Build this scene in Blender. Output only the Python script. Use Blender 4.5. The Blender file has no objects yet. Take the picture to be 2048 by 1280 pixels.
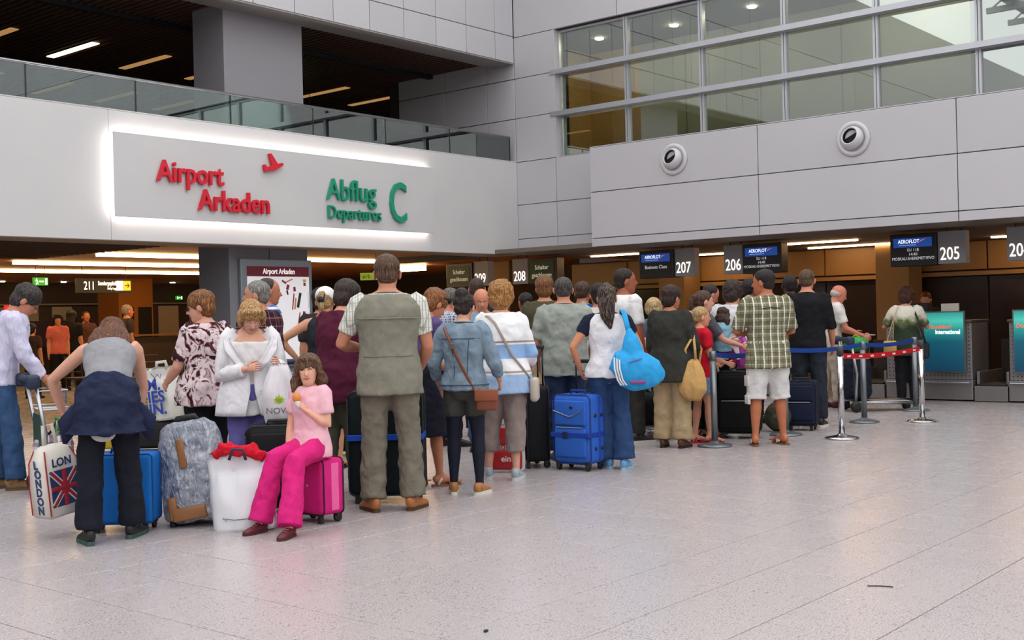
import bpy, bmesh, math, random
from mathutils import Vector, Matrix, noise
random.seed(7)
S = bpy.context.scene
COL = S.collection
R = math.radians
# ------------------------------------------------------------------ camera
F_PX, CAM_H = 2359.0, 1.38
YAW, ROLL, PITCH = R(39.95), R(1.435), -8.4 / 2359.0
fwd0 = Vector((math.cos(YAW), math.sin(YAW), 0)); right0 = Vector((math.sin(YAW), -math.cos(YAW), 0)); UP = Vector((0, 0, 1))
fwd = fwd0 * math.cos(PITCH) + UP * math.sin(PITCH); up1 = UP * math.cos(PITCH) - fwd0 * math.sin(PITCH)
imgR = right0 * math.cos(ROLL) - up1 * math.sin(ROLL); imgU = right0 * math.sin(ROLL) + up1 * math.cos(ROLL)
cam_d = bpy.data.cameras.new('camera'); cam = bpy.data.objects.new('camera', cam_d); COL.objects.link(cam)
cam_d.sensor_width = 36.0; cam_d.lens = F_PX / 2048 * 36.0; cam_d.clip_end = 300
M3 = Matrix((imgR, imgU, -fwd)).transposed()
cam.matrix_world = Matrix.Translation((0, 0, CAM_H)) @ M3.to_4x4()
S.camera = cam
# ------------------------------------------------------------------ world: an even overcast sky above the glazed hall roof
W = bpy.data.worlds.new('overcast_sky'); S.world = W; W.use_nodes = True
bg = W.node_tree.nodes['Background']; bg.inputs[0].default_value = (0.97, 0.975, 0.985, 1); bg.inputs[1].default_value = 2.7
S.view_settings.view_transform = 'Standard'; S.view_settings.look = 'None'; S.view_settings.gamma = 1.0
S.view_settings.exposure = 0.0
try: S.view_settings.use_curve_mapping = False
except Exception: pass

# ------------------------------------------------------------------ materials
MATS = {}
def srgb(c):
    if isinstance(c, str):
        c = [int(c[i:i + 2], 16) / 255 for i in (0, 2, 4)]
    return tuple((x / 12.92 if x <= .04045 else ((x + .055) / 1.055) ** 2.4) for x in c) + (1,)
class NT:
    def __init__(s, m): s.t = m.node_tree; s.n = s.t.nodes; s.b = s.n['Principled BSDF']
    def new(s, typ, **kw):
        n = s.n.new(typ)
        for k, v in kw.items():
            if k.startswith('i_'):
                k = k[2:]; k = int(k) if k.isdigit() else k.replace('_', ' ')
                n.inputs[k].default_value = v
            else: setattr(n, k, v)
        return n
    def lk(s, a, b): s.t.links.new(a, b)
    def coord(s, kind='Object', scale=(1, 1, 1), rot=(0, 0, 0)):
        tc = s.new('ShaderNodeTexCoord'); mp = s.new('ShaderNodeMapping')
        mp.inputs['Scale'].default_value = scale; mp.inputs['Rotation'].default_value = rot
        if kind == 'World':
            g = s.new('ShaderNodeNewGeometry'); s.lk(g.outputs['Position'], mp.inputs[0])
        else: s.lk(tc.outputs[kind], mp.inputs[0])
        return mp.outputs[0]
    def ramp(s, fac, stops, interp='LINEAR'):
        r = s.new('ShaderNodeValToRGB'); r.color_ramp.interpolation = interp
        e = r.color_ramp.elements
        while len(e) < len(stops): e.new(0.5)
        for el, (p, c) in zip(e, stops): el.position = p; el.color = c if len(c) == 4 else tuple(c) + (1,)
        s.lk(fac, r.inputs[0]); return r.outputs[0]
    def mix(s, fac, a, b, mode='MIX'):
        m = s.new('ShaderNodeMix', data_type='RGBA', blend_type=mode)
        for sock, v in ((m.inputs[0], fac), (m.inputs[6], a), (m.inputs[7], b)):
            if isinstance(v, (int, float)): sock.default_value = v
            elif isinstance(v, tuple): sock.default_value = v
            else: s.lk(v, sock)
        return m.outputs[2]
    def math(s, op, a, b=None):
        m = s.new('ShaderNodeMath', operation=op)
        for sock, v in ((m.inputs[0], a), (m.inputs[1], b)):
            if v is None: continue
            if isinstance(v, (int, float)): sock.default_value = v
            else: s.lk(v, sock)
        return m.outputs[0]
    def sep(s, vec):
        x = s.new('ShaderNodeSeparateXYZ'); s.lk(vec, x.inputs[0]); return x.outputs
    def color(s, sock): s.lk(sock, s.b.inputs['Base Color'])
    def bump(s, h, strength=.3, dist=.01):
        b = s.new('ShaderNodeBump'); b.inputs['Strength'].default_value = strength; b.inputs['Distance'].default_value = dist
        s.lk(h, b.inputs['Height']); s.lk(b.outputs[0], s.b.inputs['Normal'])
def newmat(name, col='808080', rough=.6, metal=0., spec=None):
    m = bpy.data.materials.new(name); m.use_nodes = True
    b = m.node_tree.nodes['Principled BSDF']
    b.inputs['Base Color'].default_value = srgb(col) if isinstance(col, str) else col
    b.inputs['Roughness'].default_value = rough; b.inputs['Metallic'].default_value = metal
    if spec is not None: b.inputs['Specular IOR Level'].default_value = spec
    MATS[name] = m; return m
def plain(col, rough=.6, metal=0., var=.06, key=None):
    """plain surface with a little tonal variation"""
    key = key or 'plain_%s_%.2f_%.2f' % (col, rough, metal)
    if key in MATS: return MATS[key]
    m = newmat(key, col, rough, metal); t = NT(m)
    n = t.new('ShaderNodeTexNoise', i_Scale=6.0, i_Detail=3.0); t.lk(t.coord(), n.inputs['Vector'])
    c = srgb(col); t.color(t.mix(n.outputs[0], tuple(x * (1 - var) for x in c[:3]) + (1,), tuple(min(1, x * (1 + var)) for x in c[:3]) + (1,)))
    return m
def cloth(col, rough=.85, fold=.5, key=None, col2=None):
    """woven fabric: fine weave and soft fold relief"""
    key = key or 'cloth_%s' % col
    if key in MATS: return MATS[key]
    m = newmat(key, col, rough, 0, .2); t = NT(m)
    v = t.coord(); n = t.new('ShaderNodeTexNoise', i_Scale=14.0, i_Detail=4.0); t.lk(v, n.inputs['Vector'])
    c = srgb(col); d = srgb(col2) if col2 else tuple(min(1, x * 1.16) for x in c[:3]) + (1,)
    t.color(t.mix(n.outputs[0], tuple(x * .86 for x in c[:3]) + (1,), d))
    v2 = t.coord(scale=(8, 8, 6), rot=(.5, .3, 0)); n2 = t.new('ShaderNodeTexNoise', i_Scale=1.0, i_Detail=2.5, i_Distortion=.7); t.lk(v2, n2.inputs['Vector'])
    n3 = t.new('ShaderNodeTexNoise', i_Scale=420.0); t.lk(v, n3.inputs['Vector'])
    t.bump(t.math('ADD', n2.outputs[0], t.math('MULTIPLY', n3.outputs[0], .02)), fold, .05)
    return m
def emit(col, strength, key=None):
    key = key or 'emit_%s_%s' % (col, strength)
    if key in MATS: return MATS[key]
    m = newmat(key, col, .5); b = m.node_tree.nodes['Principled BSDF']
    b.inputs['Emission Color'].default_value = srgb(col); b.inputs['Emission Strength'].default_value = strength
    return m
def glass(name, tint='E8F4F0', rough=.0, refl=None):
    """thin pane: clear transmission with a mirror sheen that grows at grazing angles"""
    if name in MATS: return MATS[name]
    m = bpy.data.materials.new(name); m.use_nodes = True; t = m.node_tree; t.nodes.clear()
    o = t.nodes.new('ShaderNodeOutputMaterial'); mx = t.nodes.new('ShaderNodeMixShader'); tr = t.nodes.new('ShaderNodeBsdfTransparent')
    gl = t.nodes.new('ShaderNodeBsdfGlossy'); fr = t.nodes.new('ShaderNodeFresnel'); fr.inputs[0].default_value = 1.52
    ml = t.nodes.new('ShaderNodeMath'); ml.operation = 'MULTIPLY_ADD'; ml.inputs[1].default_value = 1.9; ml.inputs[2].default_value = refl or 0.0; ml.use_clamp = True
    tr.inputs[0].default_value = srgb(tint); gl.inputs[0].default_value = (.95, 1, .98, 1); gl.inputs[1].default_value = rough
    t.links.new(fr.outputs[0], ml.inputs[0]); t.links.new(ml.outputs[0], mx.inputs[0]); t.links.new(tr.outputs[0], mx.inputs[1]); t.links.new(gl.outputs[0], mx.inputs[2]); t.links.new(mx.outputs[0], o.inputs[0])
    MATS[name] = m; return m

# ------------------------------------------------------------------ mesh helpers
class G:
    """collects shapes; build() links them as ONE mesh object"""
    def __init__(s): s.v = []; s.f = []; s.mi = []; s.m = 0
    def add(s, vs, fs):
        o = len(s.v); s.v += [tuple(x) for x in vs]; s.f += [tuple(i + o for i in f) for f in fs]; s.mi += [s.m] * len(fs); return s
    def box(s, lo, hi, M=None):
        x0, y0, z0 = lo; x1, y1, z1 = hi
        vs = [Vector(p) for p in ((x0, y0, z0), (x1, y0, z0), (x1, y1, z0), (x0, y1, z0), (x0, y0, z1), (x1, y0, z1), (x1, y1, z1), (x0, y1, z1))]
        if M: vs = [M @ p for p in vs]
        return s.add(vs, [(0, 3, 2, 1), (4, 5, 6, 7), (0, 1, 5, 4), (1, 2, 6, 5), (2, 3, 7, 6), (3, 0, 4, 7)])
    def rbox(s, lo, hi, r=.02, M=None, seg=3):
        """box with rounded edges"""
        bm = bmesh.new(); bmesh.ops.create_cube(bm, size=1)
        lo, hi = Vector(lo), Vector(hi); c = (lo + hi) / 2; d = hi - lo
        for v in bm.verts: v.co = Vector((v.co.x * d.x, v.co.y * d.y, v.co.z * d.z)) + c
        bmesh.ops.bevel(bm, geom=bm.edges[:], offset=min(r, min(d) * .49), segments=seg, affect='EDGES', profile=.5)
        if M: bm.transform(M)
        bm.verts.index_update(); s.add([v.co.copy() for v in bm.verts], [[v.index for v in f.verts] for f in bm.faces]); bm.free(); return s
    def tube(s, pts, rad, n=10, side=None, cap=True):
        """closed tube through pts; rad: number or (rx, ry) for each point; side: direction of rx"""
        pts = [Vector(p) for p in pts]; k = len(pts)
        if not isinstance(rad, (list, tuple)): rad = [rad] * k
        vs = []; prev = None
        for i, p in enumerate(pts):
            t = (pts[min(i + 1, k - 1)] - pts[max(i - 1, 0)])
            t = t.normalized() if t.length > 1e-9 else Vector((0, 0, 1))
            a = Vector(side) if side is not None else (prev if prev is not None else (Vector((1, 0, 0)) if abs(t.x) < .8 else Vector((0, 1, 0))))
            a = a - t * a.dot(t)
            if a.length < 1e-5: a = Vector((0, 1, 0)) - t * t.y
            a.normalize(); prev = a; b = t.cross(a)
            rx, ry = rad[i] if isinstance(rad[i], (tuple, list)) else (rad[i], rad[i])
            for j in range(n):
                w = 2 * math.pi * j / n; vs.append(p + a * (rx * math.cos(w)) + b * (ry * math.sin(w)))
        fs = [(i * n + j, i * n + (j + 1) % n, (i + 1) * n + (j + 1) % n, (i + 1) * n + j) for i in range(k - 1) for j in range(n)]
        if cap: fs += [tuple(range(n))[::-1], tuple((k - 1) * n + j for j in range(n))]
        return s.add(vs, fs)
    def ell(s, c, r, M=None, nu=16, nv=10):
        c = Vector(c); vs = []
        for i in range(1, nv):
            th = math.pi * i / nv
            for j in range(nu):
                ph = 2 * math.pi * j / nu
                vs.append(Vector((r[0] * math.sin(th) * math.cos(ph), r[1] * math.sin(th) * math.sin(ph), r[2] * math.cos(th))))
        vs += [Vector((0, 0, r[2])), Vector((0, 0, -r[2]))]
        if M: vs = [M @ v for v in vs]
        vs = [v + c for v in vs]; a = (nv - 1) * nu
        fs = [(i * nu + j, (i + 1) * nu + j, (i + 1) * nu + (j + 1) % nu, i * nu + (j + 1) % nu) for i in range(nv - 2) for j in range(nu)]
        fs += [(a, j, (j + 1) % nu) for j in range(nu)] + [(a + 1, (nv - 2) * nu + (j + 1) % nu, (nv - 2) * nu + j) for j in range(nu)]
        return s.add(vs, fs)
    def lathe(s, c, prof, n=24, M=None):
        c = Vector(c); vs = []; k = len(prof)
        for r, z in prof:
            for j in range(n): vs.append(Vector((r * math.cos(2 * math.pi * j / n), r * math.sin(2 * math.pi * j / n), z)))
        if M: vs = [M @ v for v in vs]
        vs = [v + c for v in vs]
        fs = [(i * n + j, i * n + (j + 1) % n, (i + 1) * n + (j + 1) % n, (i + 1) * n + j) for i in range(k - 1) for j in range(n)]
        fs += [tuple(range(n))[::-1], tuple((k - 1) * n + j for j in range(n))]
        return s.add(vs, fs)
    def prism(s, poly, h0, h1, M=None):
        """polygon in local xy extruded between z=h0 and h1"""
        k = len(poly); vs = [Vector((x, y, h0)) for x, y in poly] + [Vector((x, y, h1)) for x, y in poly]
        if M: vs = [M @ v for v in vs]
        return s.add(vs, [tuple(range(k))[::-1], tuple(range(k, 2 * k))] + [(i, (i + 1) % k, k + (i + 1) % k, k + i) for i in range(k)])
    def xf(s, M): s.v = [tuple(M @ Vector(p)) for p in s.v]; return s
    def mesh(s, name, mats=(), smooth=False):
        me = bpy.data.meshes.new(name); me.from_pydata(s.v, [], s.f)
        for m in (mats if isinstance(mats, (list, tuple)) else [mats]): me.materials.append(m)
        me.polygons.foreach_set('material_index', s.mi); me.polygons.foreach_set('use_smooth', [smooth] * len(s.f)); me.update(); return me
    def build(s, name, mats, parent=None, smooth=False, autosmooth=False):
        o = bpy.data.objects.new(name, s.mesh(name, mats, smooth)); COL.objects.link(o)
        if parent: o.parent = parent
        if autosmooth:
            bm = bmesh.new(); bm.from_mesh(o.data)
            for f in bm.faces: f.smooth = True
            for e in bm.edges:
                if len(e.link_faces) == 2 and e.calc_face_angle(0) > R(38): e.smooth = False
            bm.to_mesh(o.data); bm.free()
        return o
def tag(o, label=None, cat=None, group=None, kind=None):
    if label: o['label'] = label
    if cat: o['category'] = cat
    if group: o['group'] = group
    if kind: o['kind'] = kind
    return o
def empty(name, loc=(0, 0, 0), rz=0, label=None, cat=None, group=None, kind=None):
    o = bpy.data.objects.new(name, None); COL.objects.link(o); o.empty_display_size = .1
    o.location = loc; o.rotation_euler = (0, 0, rz); return tag(o, label, cat, group, kind)
def ray(px, py): return fwd + imgR * ((px - 1024) / F_PX) - imgU * ((py - 640) / F_PX)
def on_z(px, py, z=0.):
    d = ray(px, py); return Vector((0, 0, CAM_H)) + d * ((z - CAM_H) / d.z)
def at_depth(px, py, D):
    d = ray(px, py); return Vector((0, 0, CAM_H)) + d * (D / d.dot(fwd0))
def spot(px, D, z=0.):
    """floor point of a thing whose point at height z shows in image column px at distance D"""
    def f(t):
        d = fwd0 * D + right0 * t + UP * (z - CAM_H); return 1024 + F_PX * d.dot(imgR) / d.dot(fwd)
    a, b = f(0), f(1); p = fwd0 * D + right0 * ((px - a) / (b - a)); return Vector((p.x, p.y, 0))
def text_mesh(txt, size, mat, name, parent=None, M=None, extrude=.0, xs=1., bold=0., align='LEFT'):
    cu = bpy.data.curves.new(name, 'FONT'); cu.body = txt; cu.size = size; cu.extrude = extrude; cu.offset = bold; cu.align_x = align; cu.resolution_u = 3
    tmp = bpy.data.objects.new('tmp', cu); COL.objects.link(tmp)
    dg = bpy.context.evaluated_depsgraph_get(); me = bpy.data.meshes.new_from_object(tmp.evaluated_get(dg)); bpy.data.objects.remove(tmp); bpy.data.curves.remove(cu)
    me.name = name
    X = Matrix.Diagonal((xs, 1, 1, 1)); me.transform((M @ X) if M else X); me.materials.clear(); me.materials.append(mat)
    o = bpy.data.objects.new(name, me); COL.objects.link(o)
    if parent: o.parent = parent
    return o
def frame(origin, xdir, ydir):
    """matrix whose local x, y run along xdir, ydir; z out of that face"""
    x = Vector(xdir).normalized(); y = Vector(ydir).normalized(); z = x.cross(y)
    return Matrix.Translation(origin) @ Matrix((x, y, z)).transposed().to_4x4()
# ================================================================== THE HALL
YL, XW, XB = 13.7, 16.6, 15.87
white = newmat('painted_white_panel', 'D2D0D0', .45); t = NT(white)
n = t.new('ShaderNodeTexNoise', i_Scale=1.3, i_Detail=2.0); t.lk(t.coord('World'), n.inputs['Vector'])
t.color(t.mix(n.outputs[0], srgb('C4C2C3'), srgb('CCCAC9')))
grey = newmat('light_grey_metal_panel', 'B9B7BB', .42); t = NT(grey)
n = t.new('ShaderNodeTexNoise', i_Scale=.9, i_Detail=2.0); t.lk(t.coord('World'), n.inputs['Vector']); oi = t.new('ShaderNodeObjectInfo')
t.color(t.mix(t.math('MULTIPLY', t.math('ADD', n.outputs[0], oi.outputs['Random']), .5), srgb('B3B1B5'), srgb('C1BFC2')))
joint = plain('3A383A', .8); steel = plain('B4B6BA', .32, .9); alu = plain('B9BABF', .4, .55)
dark = plain('1C1A1A', .6); charcoal = plain('2B2A2C', .55)

# ---- floor: granite tiles
granite = newmat('polished_speckled_granite', 'A9A5A5', .2); t = NT(granite)
v = t.coord('World')
n1 = t.new('ShaderNodeTexNoise', i_Scale=120.0, i_Detail=2.0, i_Roughness=.7); t.lk(v, n1.inputs['Vector'])
n2 = t.new('ShaderNodeTexVoronoi', i_Scale=95.0); t.lk(v, n2.inputs['Vector'])
n3 = t.new('ShaderNodeTexNoise', i_Scale=1.1, i_Detail=3.0); t.lk(v, n3.inputs['Vector'])
oi = t.new('ShaderNodeObjectInfo')
base = t.ramp(n1.outputs[0], [(.3, srgb('7F7777')), (.46, srgb('ABA2A2')), (.58, srgb('BBB2B1')), (.72, srgb('CFC6C4'))])
spk = t.ramp(n2.outputs['Color'], [(.0, (0, 0, 0)), (.12, (0, 0, 0)), (.2, (1, 1, 1))])
c = t.mix(.35, base, spk, 'MULTIPLY')
c = t.mix(1.0, c, t.ramp(t.math('MULTIPLY', t.math('ADD', n3.outputs[0], t.math('MULTIPLY', oi.outputs['Random'], .5)), .67), [(.2, (.965, .965, .965)), (.8, (1, 1, 1))]), 'MULTIPLY')
t.color(c)
n4 = t.new('ShaderNodeTexNoise', i_Scale=3.0, i_Detail=4.0); t.lk(v, n4.inputs['Vector'])
t.lk(t.ramp(n4.outputs[0], [(.3, (.25,) * 3), (.7, (.29,) * 3)]), t.b.inputs['Roughness'])
grout = plain('4A4646', .9)
floor = G().box((-16, -16, -.2), (24, 40, -.02)).build('floor', grout); tag(floor, 'grey speckled granite tile floor of the hall', None, None, 'structure')
TS, TX0, TY0 = .5, 3.675, 3.015; TSY = .506
tg = G(); gp = .0032
bm = bmesh.new(); bmesh.ops.create_cube(bm, size=1)
for vv in bm.verts: vv.co = Vector((vv.co.x * (TS - gp * 2), vv.co.y * (TSY - gp * 2), (vv.co.z - .5) * .02))
bmesh.ops.bevel(bm, geom=[e for e in bm.edges if all(q.co.z > -.001 for q in e.verts)], offset=.0018, segments=1, affect='EDGES')
tile_me = bpy.data.meshes.new('tile'); bm.to_mesh(tile_me); tile_me.materials.append(granite)
tv = [x.co.copy() for x in bm.verts]; bm.verts.index_update(); tf = [[x.index for x in f.verts] for f in bm.faces]; bm.free()
cells = []
for i in range(-40, 41):
    for j in range(-38, 74):
        cx, cy = TX0 + (i + .5) * TS, TY0 + (j + .5) * TSY
        if cx < -16 or cx > 23.8 or cy < -16 or cy > 39.8: continue
        d = Vector((cx, cy, -CAM_H)); z = d.dot(fwd); vis = False
        if z > 2.2:
            px, py = 1024 + F_PX * d.dot(imgR) / z, 640 - F_PX * d.dot(imgU) / z
            vis = -90 < px < 2140 and py < 1370
        cells.append((0 if vis else 1, z if vis else 99, cx, cy))
cells.sort()
for k, (a, z, cx, cy) in enumerate(cells):
    if k < 300:
        o = bpy.data.objects.new('tile', tile_me); COL.objects.link(o); o.parent = floor; o.location = (cx, cy, 0)
    elif cy < 31:
        tg.add([p + Vector((cx, cy, 0)) for p in tv], tf)
tag(tg.build('tile_field', granite, floor), kind='stuff')

def panel_wall(parent, plane, val, us, zs, thick, mat, gap=.008, name='panel', skip=None):
    """panels standing proud of a dark backing; plane 'x' or 'y'; us, zs: joint lines"""
    for i in range(len(us) - 1):
        for k in range(len(zs) - 1):
            if skip and skip(us[i], us[i + 1], zs[k], zs[k + 1]): continue
            u0, u1, z0, z1 = us[i] + gap, us[i + 1] - gap, zs[k] + gap, zs[k + 1] - gap
            g = G()
            if plane == 'y': g.rbox((u0, val, z0), (u1, val + thick, z1), .004, seg=1)
            else: g.rbox((val, u0, z0), (val + thick, u1, z1), .004, seg=1)
            g.build(name, mat, parent)
# ---- left side: gallery parapet, white
wl = G().box((-16, YL + .045, 2.50), (XW, YL + .34, 4.165)).build('wall_left', joint); tag(wl, 'white gallery parapet over the arcade entrance', kind='structure')
panel_wall(wl, 'y', YL, [-16, -10, -4, 2.4, 8.36, 14.32, XW + .004], [2.485, 4.17], .05, white, .0015)
G().box((-16, YL - .0, 4.171), (XW, YL + .34, 4.185)).build('coping', white, wl)
# ---- glass balustrade on the parapet
bal = empty('glass_balustrade', (0, 0, 0), 0, 'clear glass balustrade with a slim metal handrail along the gallery edge', 'balustrade')
gl_b = glass('balustrade_glass', 'C9DAD5', 0, .10)
xs = [16.45] + [14.85 - 1.515 * k for k in range(0, 17)]
for a, b in zip(xs[1:], xs[:-1]):
    G().box((a + .008, YL + .03, 4.187), (b - .008, YL + .042, 4.60)).build('pane', gl_b, bal)
    G().box((a - .008, YL + .022, 4.187), (a + .004, YL + .05, 4.60)).build('post', charcoal, bal)
G().box((16.44, YL + .02, 4.187), (16.452, YL + .05, 4.60)).build('post', charcoal, bal)
G().tube([(-9, YL + .036, 4.617), (16.46, YL + .036, 4.617)], .021, 10).build('handrail', steel, bal, True)
# ---- upper band above the gallery opening
wu = G().box((-16, YL + .05, 5.99), (XW, YL + .5, 10)).build('wall_upper', joint); tag(wu, 'light grey panelled wall above the gallery opening', kind='structure')
xs = [XW - .01] + [16.08 - .765 * k for k in range(0, 12)]; xs = xs[::-1]
panel_wall(wu, 'y', YL, xs, [5.975, 6.46, 7.22, 7.98], .055, grey, .006)
panel_wall(wu, 'y', YL, [-16, -10, -4, 2, xs[0]], [5.975, 7.98], .055, grey, .006)
panel_wall(wu, 'y', YL, [-16, -8, 0, 8, XW], [7.98, 10], .055, grey, .006)
G().box((-16, YL + .002, 5.955), (XW - .01, YL + .5, 5.974)).build('trim_1', plain('8C8784', .5), wu)
# ---- right side: window wall
wr = empty('wall_right', (0, 0, 0), 0, 'light grey panelled wall with a band of windows beside the gallery', kind='structure')
G().box((XW + .05, 12.78, 2.50), (XW + .4, 17.0, 10)).build('backing', joint, wr)
G().box((XW + .05, -16, 2.50), (XW + .4, 12.78, 4.165)).build('backing', joint, wr)
G().box((XW + .05, -16, 6.44), (XW + .4, 12.78, 10)).build('backing', joint, wr)
panel_wall(wr, 'x', XW, [12.80, 13.705], [2.485, 2.77, 3.39, 4.17, 4.965, 5.69, 6.44], .055, grey, .005)
panel_wall(wr, 'x', XW, [13.705, 14.38, 15.44, 16.70], [4.17, 4.965, 5.69, 6.44], .055, grey, .007)
panel_wall(wr, 'x', XW, [11.45, 12.80], [2.485, 2.77, 3.39, 4.17], .055, grey, .005)
panel_wall(wr, 'x', XW, [-16, -9, -3.3, -.36, 2.58, 5.52, 8.48, 11.42, 13.705], [6.44, 7.9, 10], .055, grey, .006)
G().box((XW, 12.775, 4.17), (XW + .24, 12.80, 6.44)).build('jamb', grey, wr)
# windows: bays of 1.465 m, three rows
MY = [12.775, 11.33, 9.865, 8.40, 6.935, 5.47, 4.005, 2.54, 1.07, -.4, -1.86, -3.3]
ZR = [4.17, 4.945, 5.685, 6.43]
win = empty('window_1', (0, 0, 0), 0, 'long band of windows with pale metal mullions above the check-in fascia', kind='structure')
gl_w = glass('window_glass', 'C6CEC6', 0, .13)
XG = XW + .16
for k in range(len(MY)):
    for s_ in ((-.022, .022) if k else (-.0,)):
        G().box((XG - .05, MY[k] + s_ - .017, ZR[0]), (XG + .05, MY[k] + s_ + .017, ZR[3])).build('mullion', alu, win)
for zz in ZR[1:3]: G().box((XW - .02, -3.3, zz - .042), (XG + .03, 12.88, zz + .042)).build('transom', alu, win)
for zz in (ZR[0] + .02, ZR[3] - .02): G().box((XG - .04, -3.3, zz - .02), (XG + .04, 12.775, zz + .02)).build('rail', alu, win)
for a, b in zip(MY[1:], MY[:-1]):
    for z0, z1 in zip(ZR[:-1], ZR[1:]):
        G().box((XG - .004, a + .03, z0 + .03), (XG + .004, b - .03, z1 - .03)).build('pane', gl_w, win)
# office behind the windows
off = empty('wall_office', (0, 0, 0), 0, 'pale office interior seen behind the window band', kind='structure')
cream = plain('C4C6BC', .8); tanw = plain('E6BC86', .8); offc = plain('5E6862', .8)
G().box((18.6, 6.2, 4.0), (18.7, 12.3, 6.4)).build('back_wall', cream, off); G().box((18.6, 12.3, 4.0), (18.7, 13.6, 6.4)).build('back_wall', tanw, off)
G().box((XG + .3, 13.45, 4.0), (18.6, 13.6, 6.4)).build('side_wall', tanw, off)
G().box((XG + .1, -3.3, 3.95), (22, 13.6, 4.02)).build('floor_slab', plain('8A8070', .8), off)
G().box((XW + .4, -3.3, 6.40), (22, 13.6, 6.5)).build('office_ceiling', offc, off)
G().box((21.8, -3.3, 4.0), (22, 6.2, 6.4)).build('back_wall', plain('4A4038', .8), off)
G().box((18.7, 6.15, 4.0), (22, 6.25, 6.4)).build('partition', plain('A09C8C', .8), off)
for yy in (11.3, 9.8, 8.3): G().box((18.58, yy - .006, 4.05), (18.6, yy + .006, 6.35)).build('wall_joint', plain('8A8E80', .8), off)
for q in ((17.6, 12.5), (17.75, 11.0), (17.6, 9.4), (17.6, 7.6), (17.9, 6.6), (18.2, 3.0)):
    G().lathe((q[0], q[1], 6.385), [(.07, .014), (.075, 0), (.055, -.012)], 16).build('downlight', emit('FFE9C8', 240), off)
# ---- fascia box over the check-in desks with round air nozzles
wf = G().box((XB + .05, -16, 2.50), (XW + .3, 11.52, 4.10)).build('wall_fascia', joint); tag(wf, 'light grey projecting fascia over the check-in desks', kind='structure')
panel_wall(wf, 'x', XB, [-16, -9.2, -6.26, -3.32, -.38, 2.56, 5.50, 8.44, 11.53], [2.485, 2.625, 3.39, 4.13], .055, grey, .006)
G().box((XB + .005, -16, 4.132), (XW + .1, 11.53, 4.145)).build('coping', grey, wf)
G().box((XB + .055, 11.505, 2.487), (XW + .06, 11.53, 4.13)).build('end_panel', grey, wf)
noz = plain('C4C2C5', .4, .1)
for k, (yy, zz) in enumerate(((9.90, 3.77), (6.94, 3.75), (3.98, 3.74))):
    nz = empty('air_nozzle', (XB, yy, zz), 0, ['round grey air nozzle in the fascia panel above screen 207', 'round grey air nozzle in the fascia panel left of sign 205', 'round grey air nozzle in the fascia right of sign 205'][k], 'air nozzle', 'air nozzles in the fascia')
    Mx = Matrix.Rotation(R(-90), 4, 'Y')
    G().lathe((0, 0, 0), [(.10, .001), (.245, .001), (.25, .012), (.235, .03), (.19, .035), (.178, .012), (.10, .010)], 40, Mx).build('rim', noz, nz, True)
    Mt = Matrix.Translation((.035, 0, 0)) @ Matrix.Rotation(R(-90), 4, 'Y') @ Matrix.Rotation(R(17), 4, 'Y') @ Matrix.Rotation(R(-8), 4, 'X')
    G().lathe((0, 0, 0), [(.150, -.0), (.174, .03), (.172, .07), (.155, .11), (.128, .14), (.118, .143), (.112, .13), (.110, .02)], 40, Mt).build('ball', noz, nz, True)
    G().lathe((0, 0, 0), [(.112, .056), (.112, .062)], 30, Mt).build('bore_shade', plain('0C0C0C', .9), nz); G().lathe((0, 0, 0), [(.1115, .022), (.1115, .125), (.108, .125), (.108, .022)], 30, Mt).build('bore_shade', plain('0C0C0C', .9), nz)  # black disc and lining stand for the shade inside the nozzle
# ---- soffit over the check-in and ceiling under the gallery
sofm = plain('6E625A', .6); woodc = newmat('warm_wood_ceiling', '8E5A30', .55); t = NT(woodc)
n = t.new('ShaderNodeTexNoise', i_Scale=2.5, i_Detail=5.0); t.lk(t.coord('World', (.4, 6, 1)), n.inputs['Vector']); t.color(t.mix(n.outputs[0], srgb('96602F'), srgb('B47A46')))
so = G().box((XB + .06, -16, 2.487), (24, YL, 2.56)).build('ceiling_soffit', sofm); tag(so, 'dark soffit over the check-in desks', kind='structure')
cu = G().box((-16, YL + .345, 2.60), (24, 34, 2.70)).build('ceiling', woodc); tag(cu, 'warm wooden ceiling under the gallery with light strips', kind='structure')
G().box((-16, YL + .0, 2.478), (XW, YL + .6, 2.484)).build('trim_2', plain('7A6A5E', .5), wl)
G().box((-16, YL + .35, 2.57), (10.3, YL + 5.5, 2.60)).build('slat_bay', plain('2A1D18', .6), cu)
for k in range(27): G().box((-4, YL + .45 + k * .19, 2.55), (10.25, YL + .5 + k * .19, 2.585)).build('slat', plain('3A2620', .6), cu)
for x_ in (11.5, 13.2, 14.9, 16.6, 18.3, 20.0, 21.7): G().lathe((x_, 29.6, 2.59), [(.07, .008), (.075, 0), (.06, -.01)], 14).build('downlight', emit('FFDDB0', 60), cu)  # downlights added to light the back wall, standing in for shop lights
def strip(name, lo, hi, label, par=None, col='FFD9A0', st=9., group=None):
    e = empty(name, ((lo[0] + hi[0]) / 2, (lo[1] + hi[1]) / 2, hi[2]), 0, label, 'ceiling light', group); o = Vector(e.location)
    a, b = Vector(lo) - o, Vector(hi) - o
    G().box((a.x, a.y, a.z), (b.x, b.y, b.z - .004)).build('diffuser', emit(col, st), e)
    G().box((a.x + .01, a.y + .01, b.z - .003), (b.x - .01, b.y - .01, b.z)).build('housing', dark, e); return e
lab = ['nearest', 'middle', 'farthest']
for k, yy in enumerate((17.8, 20.6, 23.6)):
    strip('light_strip', (10.6, yy - .06, 2.54), (17.3, yy + .06, 2.598), 'long warm light strip under the gallery, %s of the three beside the grey column' % lab[k], None, 'FFD596', 26)
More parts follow.
